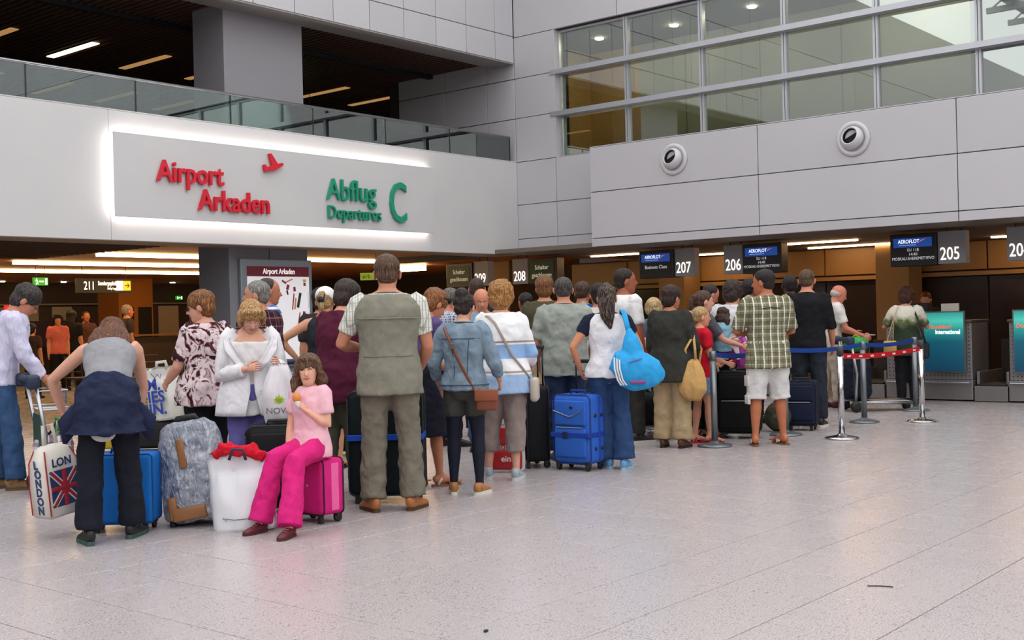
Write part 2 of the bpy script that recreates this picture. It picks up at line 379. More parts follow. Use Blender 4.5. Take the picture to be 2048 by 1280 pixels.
for k, (x_, y0, y1) in enumerate(((18.35, 8.0, 9.35), (20.0, 8.1, 9.65), (18.35, 3.2, 4.6), (18.3, 12.0, 13.3), (19.3, 18.7, 19.6), (20.0, 5.0, 6.4), (20.0, 11.0, 12.6))):
    strip('soffit_light', (x_ - .035, y0, 2.462), (x_ + .035, y1, 2.49 if y0 < 14 else 2.602), ['warm light tube in the soffit right of screen 206', 'warm light tube in the soffit left of screen 205', 'warm soffit light tube right of sign 205', 'warm soffit light tube behind the corner wall', 'short light tube under the gallery behind the man in the vest', 'warm soffit light tube deep above the teal panel counter', 'warm soffit light tube deep behind the Business Class screen'][k], None, 'FFC890', 32)
# ---- gallery level behind the balustrade
gf = G().box((-16, YL + .345, 3.85), (24, 34, 4.0)).build('floor_gallery', plain('8C8780', .5)); tag(gf, 'gallery floor slab behind the parapet', kind='structure')
gb = G().box((-16, 33.6, 2.7), (24, 34, 6.4)).build('wall_gallery', plain('3A2A22', .7)); tag(gb, 'dark back wall of the gallery', kind='structure')
gr_ = G().box((23.6, YL + .4, 0), (24, 34, 6.4)).build('wall_gallery_side', plain('3B302A', .7)); tag(gr_, 'dark side wall at the end of the gallery', kind='structure')
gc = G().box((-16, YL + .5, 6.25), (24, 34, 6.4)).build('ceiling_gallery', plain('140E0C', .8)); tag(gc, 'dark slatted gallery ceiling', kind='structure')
slatm = plain('5A4034', .5); g = G(); x_ = -3.0
while x_ < 23.5:
    for (y0, y1) in ((YL + .5, 15.68), (15.92, 33.5)):
        if abs(((x_ - 9.19) % 1.4)) < .0: continue
        g.box((x_, y0, 6.05), (x_ + .055, y1, 6.16))
    x_ += .125
tag(g.build('slat_field', slatm, gc), kind='stuff')
G().box((-16, 15.74, 6.0), (24, 15.86, 6.1)).build('gap_strip', dark, gc)  # dark strip laid along the gap between the slat fields
k = 0
for (y0, y1) in ((17.65, 19.1), (20.85, 22.3), (24.1, 25.5), (27.3, 28.7)):
    for i in range(0, 10):
        xx = 9.19 + 1.385 * i - (1.385 * 3 if y0 > 20 else 0) + (0 if y0 < 23 else 1.385)
        if xx > 22: continue
        g = G().box((xx - .07, y0, 6.035), (xx + .07, y1, 6.05)); o = g.build('gallery_light', emit('FFE2B8', 3.0) if (i == 1 and y0 < 18) else emit('E8B070', .45 if y0 < 20 else .3)); tag(o, 'slim warm light tube between the slats of the gallery ceiling', 'ceiling light', 'light tubes in the gallery slat ceiling')
# ---- grey column through both levels
colm = plain('8E8B90', .55, 0, .04)
cl = empty('column', (0, 0, 0), 0, 'broad grey column standing behind the gallery parapet', kind='structure')
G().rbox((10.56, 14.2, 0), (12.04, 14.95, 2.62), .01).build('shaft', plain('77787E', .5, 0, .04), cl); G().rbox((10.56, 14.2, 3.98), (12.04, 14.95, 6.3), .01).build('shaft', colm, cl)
G().box((11.29, 14.19, 2.2), (11.295, 14.2, 2.6)).build('trim_3', joint, cl)
# mall map on the column
mp = empty('map_board', (11.4, 14.19, .6), 0, 'framed floor-plan map board headed Airport Arkaden on the grey column', 'map board')
G().rbox((-.69, -.06, .1), (.66, .0, 1.72), .012).build('frame', plain('8A9298', .4, .5), mp)
G().box((-.58, -.068, .18), (.59, -.058, 1.46)).build('map_sheet', emit('E9E7EA', .22), mp)
G().box((-.58, -.069, 1.46), (.59, -.058, 1.61)).build('header', plain('6B1626', .5), mp)
text_mesh('Airport Arkaden', .115, emit('F4F0F0', .5), 'lettering', mp, frame((.01, -.071, 1.50), (1, 0, 0), (0, 0, 1)), .001, .78, .002, 'CENTER')
red_ = plain('8E2030', .5); blk = plain('2E2A2C', .5); yel = plain('D8B020', .5); orr = plain('C98A50', .5)
mk = [((.10, 1.38), .09, .03, 30, red_), ((.17, 1.30), .05, .08, 20, red_), ((.30, 1.27), .045, .07, -5, red_), ((.16, 1.22), .03, .07, -15, blk), ((.27, 1.08), .022, .25, 8, red_), ((.31, 1.05), .03, .17, 8, orr), ((.385, 1.10), .05, .23, 14, blk), ((.37, .78), .022, .27, 12, red_), ((.41, .76), .03, .16, 10, orr), ((.465, .83), .05, .2, 10, red_), ((.43, .60), .05, .03, 0, red_), ((.40, .44), .02, .2, -10, red_), ((.5, 1.40), .06, .045, 0, yel), ((.5, 1.345), .045, .05, 0, red_), ((.53, .56), .045, .04, 0, yel), ((.53, .50), .045, .05, 0, red_), ((.57, 1.1), .004, .24, 0, blk), ((.57, .8), .004, .22, 0, blk), ((-.42, 1.33), .11, .03, 0, orr), ((.2, 1.40), .14, .02, -20, orr)]
for (cx, cz), w_, h_, an, m_ in mk:
    G().box((-w_ / 2, -.001, -h_ / 2), (w_ / 2, .0, h_ / 2), Matrix.Translation((cx, -.069, cz)) @ Matrix.Rotation(R(an), 4, 'Y')).build('map_mark', m_, mp)
# ---- walls out of view that close the hall, and the glazed roof
far = plain('B5B3B4', .6)
for nm, lo, hi, lb in (('wall_back', (-16.3, -16, 0), (-16, YL, 9), 'plain grey end wall of the hall behind the camera'), ('wall_front', (-16, -16.3, 0), (XW, -16, 9), 'plain grey side wall of the hall behind the camera')):
    tag(G().box(lo, hi).build(nm, far), lb, kind='structure')
rf = empty('ceiling_roof', (0, 0, 0), 0, 'white steel roof trusses of the glazed hall roof', kind='structure'); trm = plain('C9CBCC', .5)
for k in range(14):
    xx = -15.5 + k * 2.45; g = G()
    g.box((xx - .08, -16, 11.9), (xx + .08, YL + .4, 12.1)).box((xx - .05, -16, 12.9), (xx + .05, YL + .4, 13.05))
    for j in range(12): g.tube([(xx, -16 + j * 2.5, 12), (xx, -14.75 + j * 2.5, 12.95), (xx, -13.5 + j * 2.5, 12)], .04, 6)
    g.build('truss', trm, rf)
for k in range(8): G().box((-16, -15 + k * 4, 12.2), (XW + .3, -14.5 + k * 4, 12.32)).build('purlin', trm, rf)
# ================================================================== PEOPLE
RM = []   # (object, voxel, smooth, fold strength, fold size, extra G) finished in one pass by finish_remesh()
def remesh_later(o, vox, smooth=4, fold=0., fsize=.14, extra=None): RM.append((o, vox, smooth, fold, fsize, extra)); return o
def finish_remesh():
    texs = {}
    for o, vox, sm, fold, fs, ex in RM:
        m = o.modifiers.new('r', 'REMESH'); m.mode = 'VOXEL'; m.voxel_size = vox; m.use_smooth_shade = True
        if fold:
            if fs not in texs:
                tx = bpy.data.textures.new('fold%.3f' % fs, 'CLOUDS'); tx.noise_scale = fs; tx.noise_depth = 2; texs[fs] = tx
            d = o.modifiers.new('d', 'DISPLACE'); d.texture = texs[fs]; d.strength = fold; d.mid_level = .5; d.texture_coords = 'GLOBAL'
        if sm:
            k = o.modifiers.new('s', 'SMOOTH'); k.factor = .5; k.iterations = sm
    dg = bpy.context.evaluated_depsgraph_get()
    done = [(o, bpy.data.meshes.new_from_object(o.evaluated_get(dg)), ex) for o, vox, sm, fold, fs, ex in RM]
    for o, me, ex in done:
        nm = o.data.name; mats = list(o.data.materials); o.modifiers.clear()
        if ex is not None:
            bm = bmesh.new(); bm.from_mesh(me); e2 = ex.mesh('x', mats, True); bm.from_mesh(e2); bm.to_mesh(me); bm.free()
        me.materials.clear()
        for q in mats: me.materials.append(q)
        o.data = me; me.name = nm
        me.polygons.foreach_set('use_smooth', [True] * len(me.polygons)); me.update()
    RM.clear()

def skin(col='C68E70'):
    key = 'skin_' + col
    if key in MATS: return MATS[key]
    m = newmat(key, col, .5, 0, .35); t = NT(m); t.b.inputs['Subsurface Weight'].default_value = .08; t.b.inputs['Subsurface Radius'].default_value = (.02, .008, .004)
    n = t.new('ShaderNodeTexNoise', i_Scale=22.0, i_Detail=3.0); t.lk(t.coord(), n.inputs['Vector']); c = srgb(col)
    t.color(t.mix(n.outputs[0], (c[0] * .92, c[1] * .82, c[2] * .8, 1), (min(1, c[0] * 1.06), c[1] * 1.06, c[2] * 1.06, 1))); return m
def hairmat(col, col2=None, rough=.45, sc=(130, 130, 14)):
    key = 'hair_%s_%s' % (col, col2)
    if key in MATS: return MATS[key]
    m = newmat(key, col, rough, 0, .35); t = NT(m); n = t.new('ShaderNodeTexNoise', i_Scale=1.0, i_Detail=3.0); t.lk(t.coord(scale=sc), n.inputs['Vector']); c = srgb(col)
    d = srgb(col2) if col2 else tuple(min(1, x * 1.7 + .01) for x in c[:3]) + (1,)
    t.color(t.ramp(n.outputs[0], [(.34, tuple(x * .55 for x in c[:3])), (.5, c), (.68, d)])); t.bump(n.outputs[0], .7, .02); return m
eye_w = plain('E6E0DA', .25); eye_d = plain('2A1B14', .2); lipm = plain('B4645E', .45)

HEAD_E = [((0, -.012, .028), (.074, .094, .084)), ((0, .018, -.03), (.058, .068, .085)), ((0, .040, -.076), (.036, .038, .034))]
def head_r(d, k=110.):
    s = 0.
    for c, r in HEAD_E:
        a = sum((d[i] / r[i]) ** 2 for i in range(3)); b = -2 * sum(d[i] * c[i] / r[i] ** 2 for i in range(3)); cc = sum((c[i] / r[i]) ** 2 for i in range(3)) - 1
        D = b * b - 4 * a * cc
        if D > 0:
            q = (-b + math.sqrt(D)) / (2 * a)
            if q > 0: s += math.exp(k * q)
    r = math.log(max(s, 1.)) / k
    az = math.atan2(d[0], d[1]); el = math.asin(max(-1, min(1, d[2])))
    if abs(az) < 1.3:
        g = 0 if el > .14 or el < -.40 else ((.14 - el) / .36 if el > -.22 else (el + .40) / .18)
        r += .026 * math.exp(-(az / .13) ** 2) * max(0, g)
        r -= .008 * math.exp(-((abs(az) - .33) / .15) ** 2 - ((el - .07) / .10) ** 2)
        r += .004 * math.exp(-(az / .5) ** 2 - ((el - .22) / .07) ** 2)
        r += .005 * math.exp(-(az / .22) ** 2 - ((el + .52) / .06) ** 2)
        r -= .004 * math.exp(-(az / .25) ** 2 - ((el + .66) / .05) ** 2)
    return r
def head_geo(g, Mx, nu=48, nv=36):
    vs = []
    for i in range(1, nv):
        th = math.pi * i / nv
        for j in range(nu):
            u = j / nu; az = 2 * math.pi * u - .55 * math.sin(2 * math.pi * u)
            d = (math.sin(th) * math.sin(az), math.sin(th) * math.cos(az), math.cos(th)); r = head_r(d); vs.append(Vector(d) * r)
    vs += [Vector((0, 0, head_r((0, 0, 1)))), Vector((0, 0, -head_r((0, 0, -1))))]; a = (nv - 1) * nu
    fs = [(i * nu + (j + 1) % nu, (i + 1) * nu + (j + 1) % nu, (i + 1) * nu + j, i * nu + j) for i in range(nv - 2) for j in range(nu)]
    fs += [((j + 1) % nu, j, a) for j in range(nu)] + [((nv - 2) * nu + j, (nv - 2) * nu + (j + 1) % nu, a + 1) for j in range(nu)]
    g.add([Mx @ v for v in vs], fs)
    for s in (-1, 1):
        e = G().ell((0, 0, 0), (.009, .021, .031), Matrix.Rotation(R(-18) * 1, 4, 'X') @ Matrix.Rotation(R(22 * s), 4, 'Z'), 12, 8); e.ell((s * .004, .004, -.004), (.006, .011, .018), None, 10, 6)
        g.add([Mx @ (Vector(p) + Vector((s * .077, -.008, -.008))) for p in e.v], e.f)
def hand_geo(g, w, d, n, s, k, curl=.5, thumb=.5, spread=.0):
    """palm with five bent fingers; w wrist, d along the hand, n palm normal, s thumb side"""
    d, n, s = d.normalized(), n.normalized(), s.normalized()
    g.tube([w - d * .02 * k, w + d * .012 * k, w + d * .05 * k, w + d * .088 * k, w + d * .098 * k], [(.024 * k, .019 * k), (.027 * k, .017 * k), (.04 * k, .016 * k), (.04 * k, .013 * k), (.034 * k, .009 * k)], 12, s)
    for i, (off, L) in enumerate(((.030, .066), (.010, .076), (-.010, .071), (-.029, .055))):
        p = w + d * (.086 - .004 * abs(i - 1.2)) * k + s * off * k; dd = (d + s * (off * spread * 10)).normalized(); pts = [p - dd * .012 * k, p]; a = curl * .35
        for q, f in enumerate((.44, .32, .24)):
            a2 = a; v = dd * math.cos(a2) + n * math.sin(a2); p = p + v * L * f * k; pts.append(p); a += curl * (.9 if q == 0 else .6)
        g.tube(pts, [.0088 * k, .009 * k, .0083 * k, .0076 * k, .0055 * k], 8)
    p = w + d * .026 * k + s * .026 * k; v1 = (d * .62 + s * .75 + n * .25).normalized(); v2 = (d * .9 + s * (.35 - .5 * thumb) + n * (.2 + .6 * thumb)).normalized()
    g.tube([p - v1 * .012 * k, p + v1 * .02 * k, p + v1 * .042 * k, p + v1 * .042 * k + v2 * .03 * k, p + v1 * .042 * k + v2 * .05 * k], [.015 * k, .013 * k, .0105 * k, .0098 * k, .0065 * k], 8)

TORSO_M = [(-.05, .058, .052), (-.02, .092, .062), (.0, .099, .067), (.05, .096, .064), (.10, .088, .059), (.15, .09, .061), (.20, .099, .067), (.25, .106, .070), (.285, .110, .064), (.308, .098, .054), (.328, .066, .046), (.343, .040, .040)]
TORSO_F = [(-.05, .058, .054), (-.02, .098, .068), (.0, .105, .072), (.05, .098, .066), (.10, .080, .056), (.15, .080, .057), (.20, .089, .068), (.24, .094, .068), (.285, .098, .058), (.308, .086, .049), (.328, .056, .042), (.343, .036, .036)]
def V(*a): return Vector(a)
FIG = {}
def figure(label, px, D, face, H=1.7, zref=0., fat=1., sex='m', lean=0., head=(0, 0), arms=None, feet=None, knees=None, hipz=None, sk='C68E70', hair=('short', '2A1D16'), wear=(), shoes=None, lod=1, facial=False, hs=1.09, curl=(.6, .6), shw=1., group=None, cat='person', loc=None, armr=1., name='person', glasses=None, roll=0, splay=8, neck=0., absf=False):
    p = loc if loc is not None else spot(px, D, zref)
    face = face if loc is not None or absf else face + math.degrees(math.atan((px - 1024) / F_PX)); F = fwd0 * math.cos(R(face)) + right0 * math.sin(R(face))
    E = empty(name, p, math.atan2(-F.x, F.y), label, cat, group)
    T = TORSO_M if sex == 'm' else TORSO_F
    hz = hipz if hipz is not None else .515 * H
    def sdir(s):
        a = R(lean) * max(0., min(1., .35 + s / .16)) if s > -.01 else 0.
        return V(0, math.sin(a), math.cos(a))
    def spine(s):
        q = V(0, 0, hz)
        if s <= 0: return q + V(0, 0, s * H)
        n = max(2, int(s / .01)); ds = s / n
        for i in range(n): q = q + sdir((i + .5) * ds) * ds * H
        return q
    def trad(s, infl=0., fl=1.):
        for (s0, a0, b0), (s1, a1, b1) in zip(T[:-1], T[1:]):
            if s <= s1 or (s1 == T[-1][0]):
                u = max(0, min(1, (s - s0) / (s1 - s0))); a, b = a0 + (a1 - a0) * u, b0 + (b1 - b0) * u; break
        bel = math.exp(-((s - .07) / .12) ** 2)
        fw = 1 + (fat - 1) * (.55 + .45 * bel) if s < .3 else 1 + (fat - 1) * .3
        fd = 1 + (fat - 1) * (.6 + 1.0 * bel) if s < .3 else 1 + (fat - 1) * .3
        return (a * H * fw * (shw if s > .2 else 1) + infl, b * H * fd + infl)
    X = V(1, 0, 0)
    core = G(); srs = [x[0] for x in T]
    core.tube([spine(s) for s in srs], [trad(s) for s in srs], 20, X)
    # neck
    nt = spine(.358) + V(0, neck, 0); core.tube([spine(.30), spine(.335), nt, nt + sdir(.3) * .03 * H], [.042 * H, .035 * H * (.94 if sex == 'f' else 1.05), .033 * H * (.92 if sex == 'f' else 1.06), .03 * H], 14, X)
    # arms
    J = {}
    extra = G(); k = H / 1.75
    arms = arms or (((-.14, .02, -1), (-.03, .22, -1)), ((.14, .02, -1), (.03, .22, -1)))
    for i, sd in enumerate((-1, 1)):
        sh = spine(.290) + X * sd * .104 * H * shw * (.93 if sex == 'f' else 1)
        if sh.z < 0: pass
        a = arms[i]; u = Vector(a[0]).normalized(); f = Vector(a[1]).normalized()
        el = sh + u * .172 * H; wr = el + f * .145 * H; ar = armr * (.9 if sex == 'f' else 1.) * (1 + (fat - 1) * .6)
        J['sh', sd], J['el', sd], J['wr', sd] = sh, el, wr
        core.tube([sh - u * .03 * H - X * sd * .012 * H, sh, sh + u * .05 * H, sh + u * .12 * H, el, el + f * .035 * H, el + f * .085 * H, wr, wr + f * .012 * H], [.024 * H, .033 * H * ar, .031 * H * ar, .027 * H * ar, .0235 * H * ar, .0255 * H * ar, .022 * H * ar, .0155 * H, .0145 * H], 12)
        hd = Vector(a[2]).normalized() if len(a) > 2 and a[2] else f
        nn = Vector(a[3]) if len(a) > 3 and a[3] else X * -sd
        nn = nn - hd * nn.dot(hd)
        if nn.length < .05: nn = V(0, 1, 0) - hd * hd.y
        nn.normalize(); th = hd.cross(nn) if sd > 0 else nn.cross(hd)
        hand_geo(extra, wr, hd, nn, th, k * (.93 if sex == 'f' else 1), curl[i]); J['hand', sd] = wr + hd * .09 * k
    # legs
    feet = feet or ((-.10, -.02), (.10, .03))
    sand = shoes and shoes[0] in ('sandal', 'flipflop')
    for i, sd in enumerate((-1, 1)):
        hip = V(sd * .05 * H, 0, hz); fx = feet[i]; an = V(fx[0], fx[1], (fx[2] if len(fx) > 2 else 0) + .048 * H)
        kn = Vector(knees[i]) if knees else (hip + an) / 2 + V(sd * .004, .014 * H, .012 * H)
        th, cr = (kn - hip), (an - kn); lr = (1 + (fat - 1) * .6) * (1.04 if sex == 'f' else 1)
        J['hip', sd], J['kn', sd], J['an', sd] = hip, kn, an
        core.tube([hip + V(0, 0, .02 * H) if not knees else hip - th * .06, hip + th * .12, hip + th * .45, hip + th * .85, kn, kn + cr * .12, kn + cr * .32, kn + cr * .6, kn + cr * .88, an, an - V(0, 0, .022 * H)], [.05 * H * lr, .052 * H * lr, .044 * H * lr, .035 * H * lr, .032 * H, .031 * H, .0335 * H, .026 * H, .0195 * H, .02 * H, .022 * H], 14, X if not knees else None)
        yaw = R(splay) * sd; fd = V(math.sin(yaw), math.cos(yaw), 0); fs = V(math.cos(yaw), -math.sin(yaw), 0); J['fd', sd] = fd; z0 = an.z - .048 * H
        if sand:
            zz = z0 + .022
            core.tube([an + fd * -.036 * H + V(0, 0, zz + .02 * H - an.z), an + fd * -.015 * H + V(0, 0, zz + .024 * H - an.z), an + fd * .03 * H + V(0, 0, zz + .022 * H - an.z), an + fd * .075 * H + V(0, 0, zz + .014 * H - an.z), an + fd * .105 * H + V(0, 0, zz + .009 * H - an.z)], [(.017 * H, .018 * H), (.02 * H, .024 * H), (.023 * H, .021 * H), (.027 * H, .013 * H), (.02 * H, .008 * H)], 12, fs)
            for q in range(5):
                p0 = an + fd * (.10 - .004 * abs(q - 1)) * H + fs * sd * (-.021 + .0105 * q) * H + V(0, 0, zz + .008 * H - an.z); extra.tube([p0 - fd * .01 * H, p0 + fd * (.022 - .003 * q) * H], [.0055 * H, .0048 * H], 8)
    # head
    kh = H * .132 / .225 * hs
    HM = Matrix.Translation(nt + sdir(.3) * .0) @ Matrix.Rotation(-R(head[0]), 4, 'Z') @ Matrix.Rotation(-R(head[1]), 4, 'X') @ Matrix.Rotation(R(roll), 4, 'Y') @ Matrix.Translation((0, .022 * kh / .9, .083 * kh)) @ Matrix.Scale(kh, 4)
    head_geo(extra, HM, *((56, 42) if facial else ((40, 28) if lod < 2 else (28, 20))))
    sm = skin(sk)
    b = core.build('body', sm, E, True); remesh_later(b, (.013, .017, .024)[lod], 4, 0, .1, extra)
    J['HM'] = HM; J['E'] = E; J['spine'] = spine; J['trad'] = trad; J['H'] = H
    if facial:
        for s in (-1, 1):
            d = V(math.sin(.33 * s), math.cos(.33 * s), .06).normalized(); c = d * (head_r(d) - .0085)
            g = G(); g.m = 0; g.ell(c, (.0150, .0120, .0118), None, 14, 10); o0 = len(g.f); g.m = 1; g.ell(c + V(s * -.001, .0068, -.0018), (.0068, .0062, .0068), None, 10, 8); g.m = 2; g.tube([c + V(-.014, .004, .006), c + V(-.005, .0095, .0095), c + V(.005, .0095, .0095), c + V(.014, .004, .006)], [.002, .0032, .0032, .002], 6); g.tube([c + V(-.013, .004, -.006), c + V(0, .009, -.0085), c + V(.013, .004, -.006)], [.0015, .0026, .0015], 6); g.xf(HM); g.build('eye', [eye_w, eye_d, sm], E, True)
            pts = []
            for a_, e_ in ((.14, .22), (.3, .27), (.5, .2)): q = V(math.sin(a_ * s), math.cos(a_ * s), math.tan(e_)).normalized(); pts.append(q * (head_r(q) + .001))
            G().tube(pts, [.003, .0042, .0022], 6).xf(HM).build('eyebrow', hairmat(hair[1]), E, True)
        pts = [];  pl = []
        for a_ in (-.27, -.13, 0, .13, .27):
            q = V(math.sin(a_), math.cos(a_), -.555 + .02 * abs(a_)).normalized(); pts.append(q * (head_r(q) - .0005)); q = V(math.sin(a_), math.cos(a_), -.61 + .1 * abs(a_)).normalized(); pl.append(q * (head_r(q) - .0005))
        G().tube(pts, [.0015, .0042, .0046, .0042, .0015], 8).tube(pl, [.0015, .0045, .0055, .0045, .0015], 8).xf(HM).build('lips', lipm, E, True)
    if glasses:
        g = G()
        for s in (-1, 1):
            d = V(math.sin(.36 * s), math.cos(.36 * s), .03).normalized(); c = d * (head_r(d) + .012) + V(0, .004, glasses[1])
            g.tube([c + V(.02 * math.cos(w * .5236), 0, .0135 * math.sin(w * .5236)) for w in range(13)], .0016, 6); g.tube([c + V(s * .02, 0, .004), (s * .081, -.005, .012 + glasses[1])], .0017, 6)
        g.tube([(-.012, .112, .002 + glasses[1]), (.012, .112, .002 + glasses[1])], .0016, 6)
        if len(glasses) > 2:
            for s in (-1, 1): d = V(math.sin(.36 * s), math.cos(.36 * s), .03).normalized(); c = d * (head_r(d) + .012) + V(0, .004, glasses[1]); g.ell(c, (.019, .002, .0128))
        g.xf(HM).build('glasses', plain(glasses[0], .3, .5), E, True)
    make_hair(E, HM, hair, lod)
    for gm in wear: garment(E, J, gm, lod)
    if shoes: make_shoes(E, J, shoes)
    FIG[label] = J
    return J

def make_hair(E, HM, hair, lod):
    st, c = hair[0], hair[1]; c2 = hair[2] if len(hair) > 2 else None
    if st == 'none': return
    m = hairmat(c, c2); g = G(); fold, fs = .006, .03
    if st == 'short': g.ell((0, -.022, .040), (.0815, .096, .083), None, 28, 18).ell((0, -.046, -.012), (.067, .062, .066))
    elif st == 'buzz': g.ell((0, -.020, .034), (.078, .091, .082), None, 28, 18).ell((0, -.046, -.012), (.066, .060, .060)); fold = .002
    elif st == 'full': g.ell((0, -.022, .044), (.092, .108, .092), None, 28, 18).ell((0, -.05, -.015), (.08, .068, .085)); fold = .012; fs = .035
    elif st == 'curly': g.ell((0, -.025, .046), (.104, .112, .104), None, 28, 18).ell((0, -.052, -.018), (.094, .078, .092)).ell((.06, .0, .01), (.045, .055, .06)).ell((-.06, .0, .01), (.045, .055, .06)); fold = .03; fs = .03
    elif st == 'ring': g.ell((0, -.048, -.006), (.078, .068, .056)).ell((.05, -.02, -.004), (.03, .05, .035)).ell((-.05, -.02, -.004), (.03, .05, .035)); fold = .003
    elif st == 'thin': g.ell((0, -.030, .029), (.0795, .093, .0815), None, 28, 18).ell((0, -.046, -.012), (.067, .062, .066)); fold = .002
    elif st in ('bob', 'long', 'wavy'):
        g.ell((0, -.018, .046), (.089, .106, .088), None, 28, 18).ell((0, -.05, -.02), (.084, .066, .095))
        for s in (-1, 1): g.tube([(s * .066, .02, .07), (s * .086, .010, .03), (s * .087, .002, -.02), (s * .074, .0, -.072)], [(.025, .028), (.022, .05), (.02, .05), (.012, .035)], 12, (1, 0, 0))
        g.tube([(-.07, .040, .080), (-.035, .062, .092), (0, .068, .095), (.035, .062, .092), (.07, .040, .080)], [.016, .020, .022, .020, .016], 10); fold = .010; fs = .035
        if st == 'wavy': fold = .022; fs = .03; g.ell((0, -.06, -.06), (.10, .06, .09)); g.tube([(.08, -.02, -.02), (.105, -.03, -.08), (.10, -.03, -.15), (.08, -.02, -.2)], [.035, .045, .04, .012], 12).tube([(-.08, -.02, -.02), (-.10, -.03, -.08), (-.09, -.04, -.13), (-.07, -.03, -.17)], [.035, .04, .035, .012], 12)
        if st == 'long': g.tube([(0, -.06, -.02), (0, -.085, -.12), (0, -.09, -.24), (0, -.08, -.34)], [(.085, .05), (.095, .045), (.09, .035), (.05, .015)], 14, (1, 0, 0))
    elif st == 'bun': g.ell((0, -.022, .040), (.083, .098, .084), None, 28, 18).ell((0, -.046, -.012), (.068, .064, .066)).ell((0, -.075, .095), (.055, .052, .05)); fold = .018; fs = .025
    elif st == 'tail': g.ell((0, -.022, .040), (.083, .098, .085), None, 28, 18).ell((0, -.046, -.012), (.068, .064, .066)).tube([(0, -.10, .06), (0, -.135, .055), (0, -.145, -.0), (0, -.135, -.08), (0, -.12, -.16)], [.02, .026, .03, .026, .008], 12); fold = .008
    elif st == 'hightail':
        g.ell((0, -.022, .040), (.083, .098, .085), None, 28, 18).ell((0, -.046, -.012), (.068, .064, .066)).tube([(0, -.07, .10), (0, -.12, .11), (.0, -.155, .06), (.0, -.165, -.05), (.01, -.16, -.17), (.03, -.15, -.27)], [(.02, .02), (.03, .026), (.055, .035), (.075, .04), (.06, .03), (.012, .01)], 14, (1, 0, 0)); fold = .010
    elif st == 'hang': g.ell((0, -.018, .046), (.09, .106, .088), None, 28, 18).ell((0, -.05, -.02), (.086, .066, .1)); fold = .014; fs = .04
    g.xf(HM)
    if st == 'hang':   # long hair spilling over both shoulders of a bowed head
        h = HM.translation
        for q in range(6):
            for s in (-1, 1): x_ = s * (.004 + .022 * q); g.tube([h + V(x_ * .5, -.05, .07), h + V(x_ * .8, -.13, .045), h + V(x_ * 1.05, -.20, -.015), h + V(x_ * 1.2, -.235, -.08 - .012 * q), h + V(x_ * 1.28, -.235, -.12 - .02 * (q % 3) - .016 * q)], [.02, .024, .022, .016, .004], 8)
    o = g.build('hair', m, E, True); k = HM.to_scale()[0]
    remesh_later(o, (.0075, .0095, .013)[lod] * k, 2, fold * k, fs)
    return o

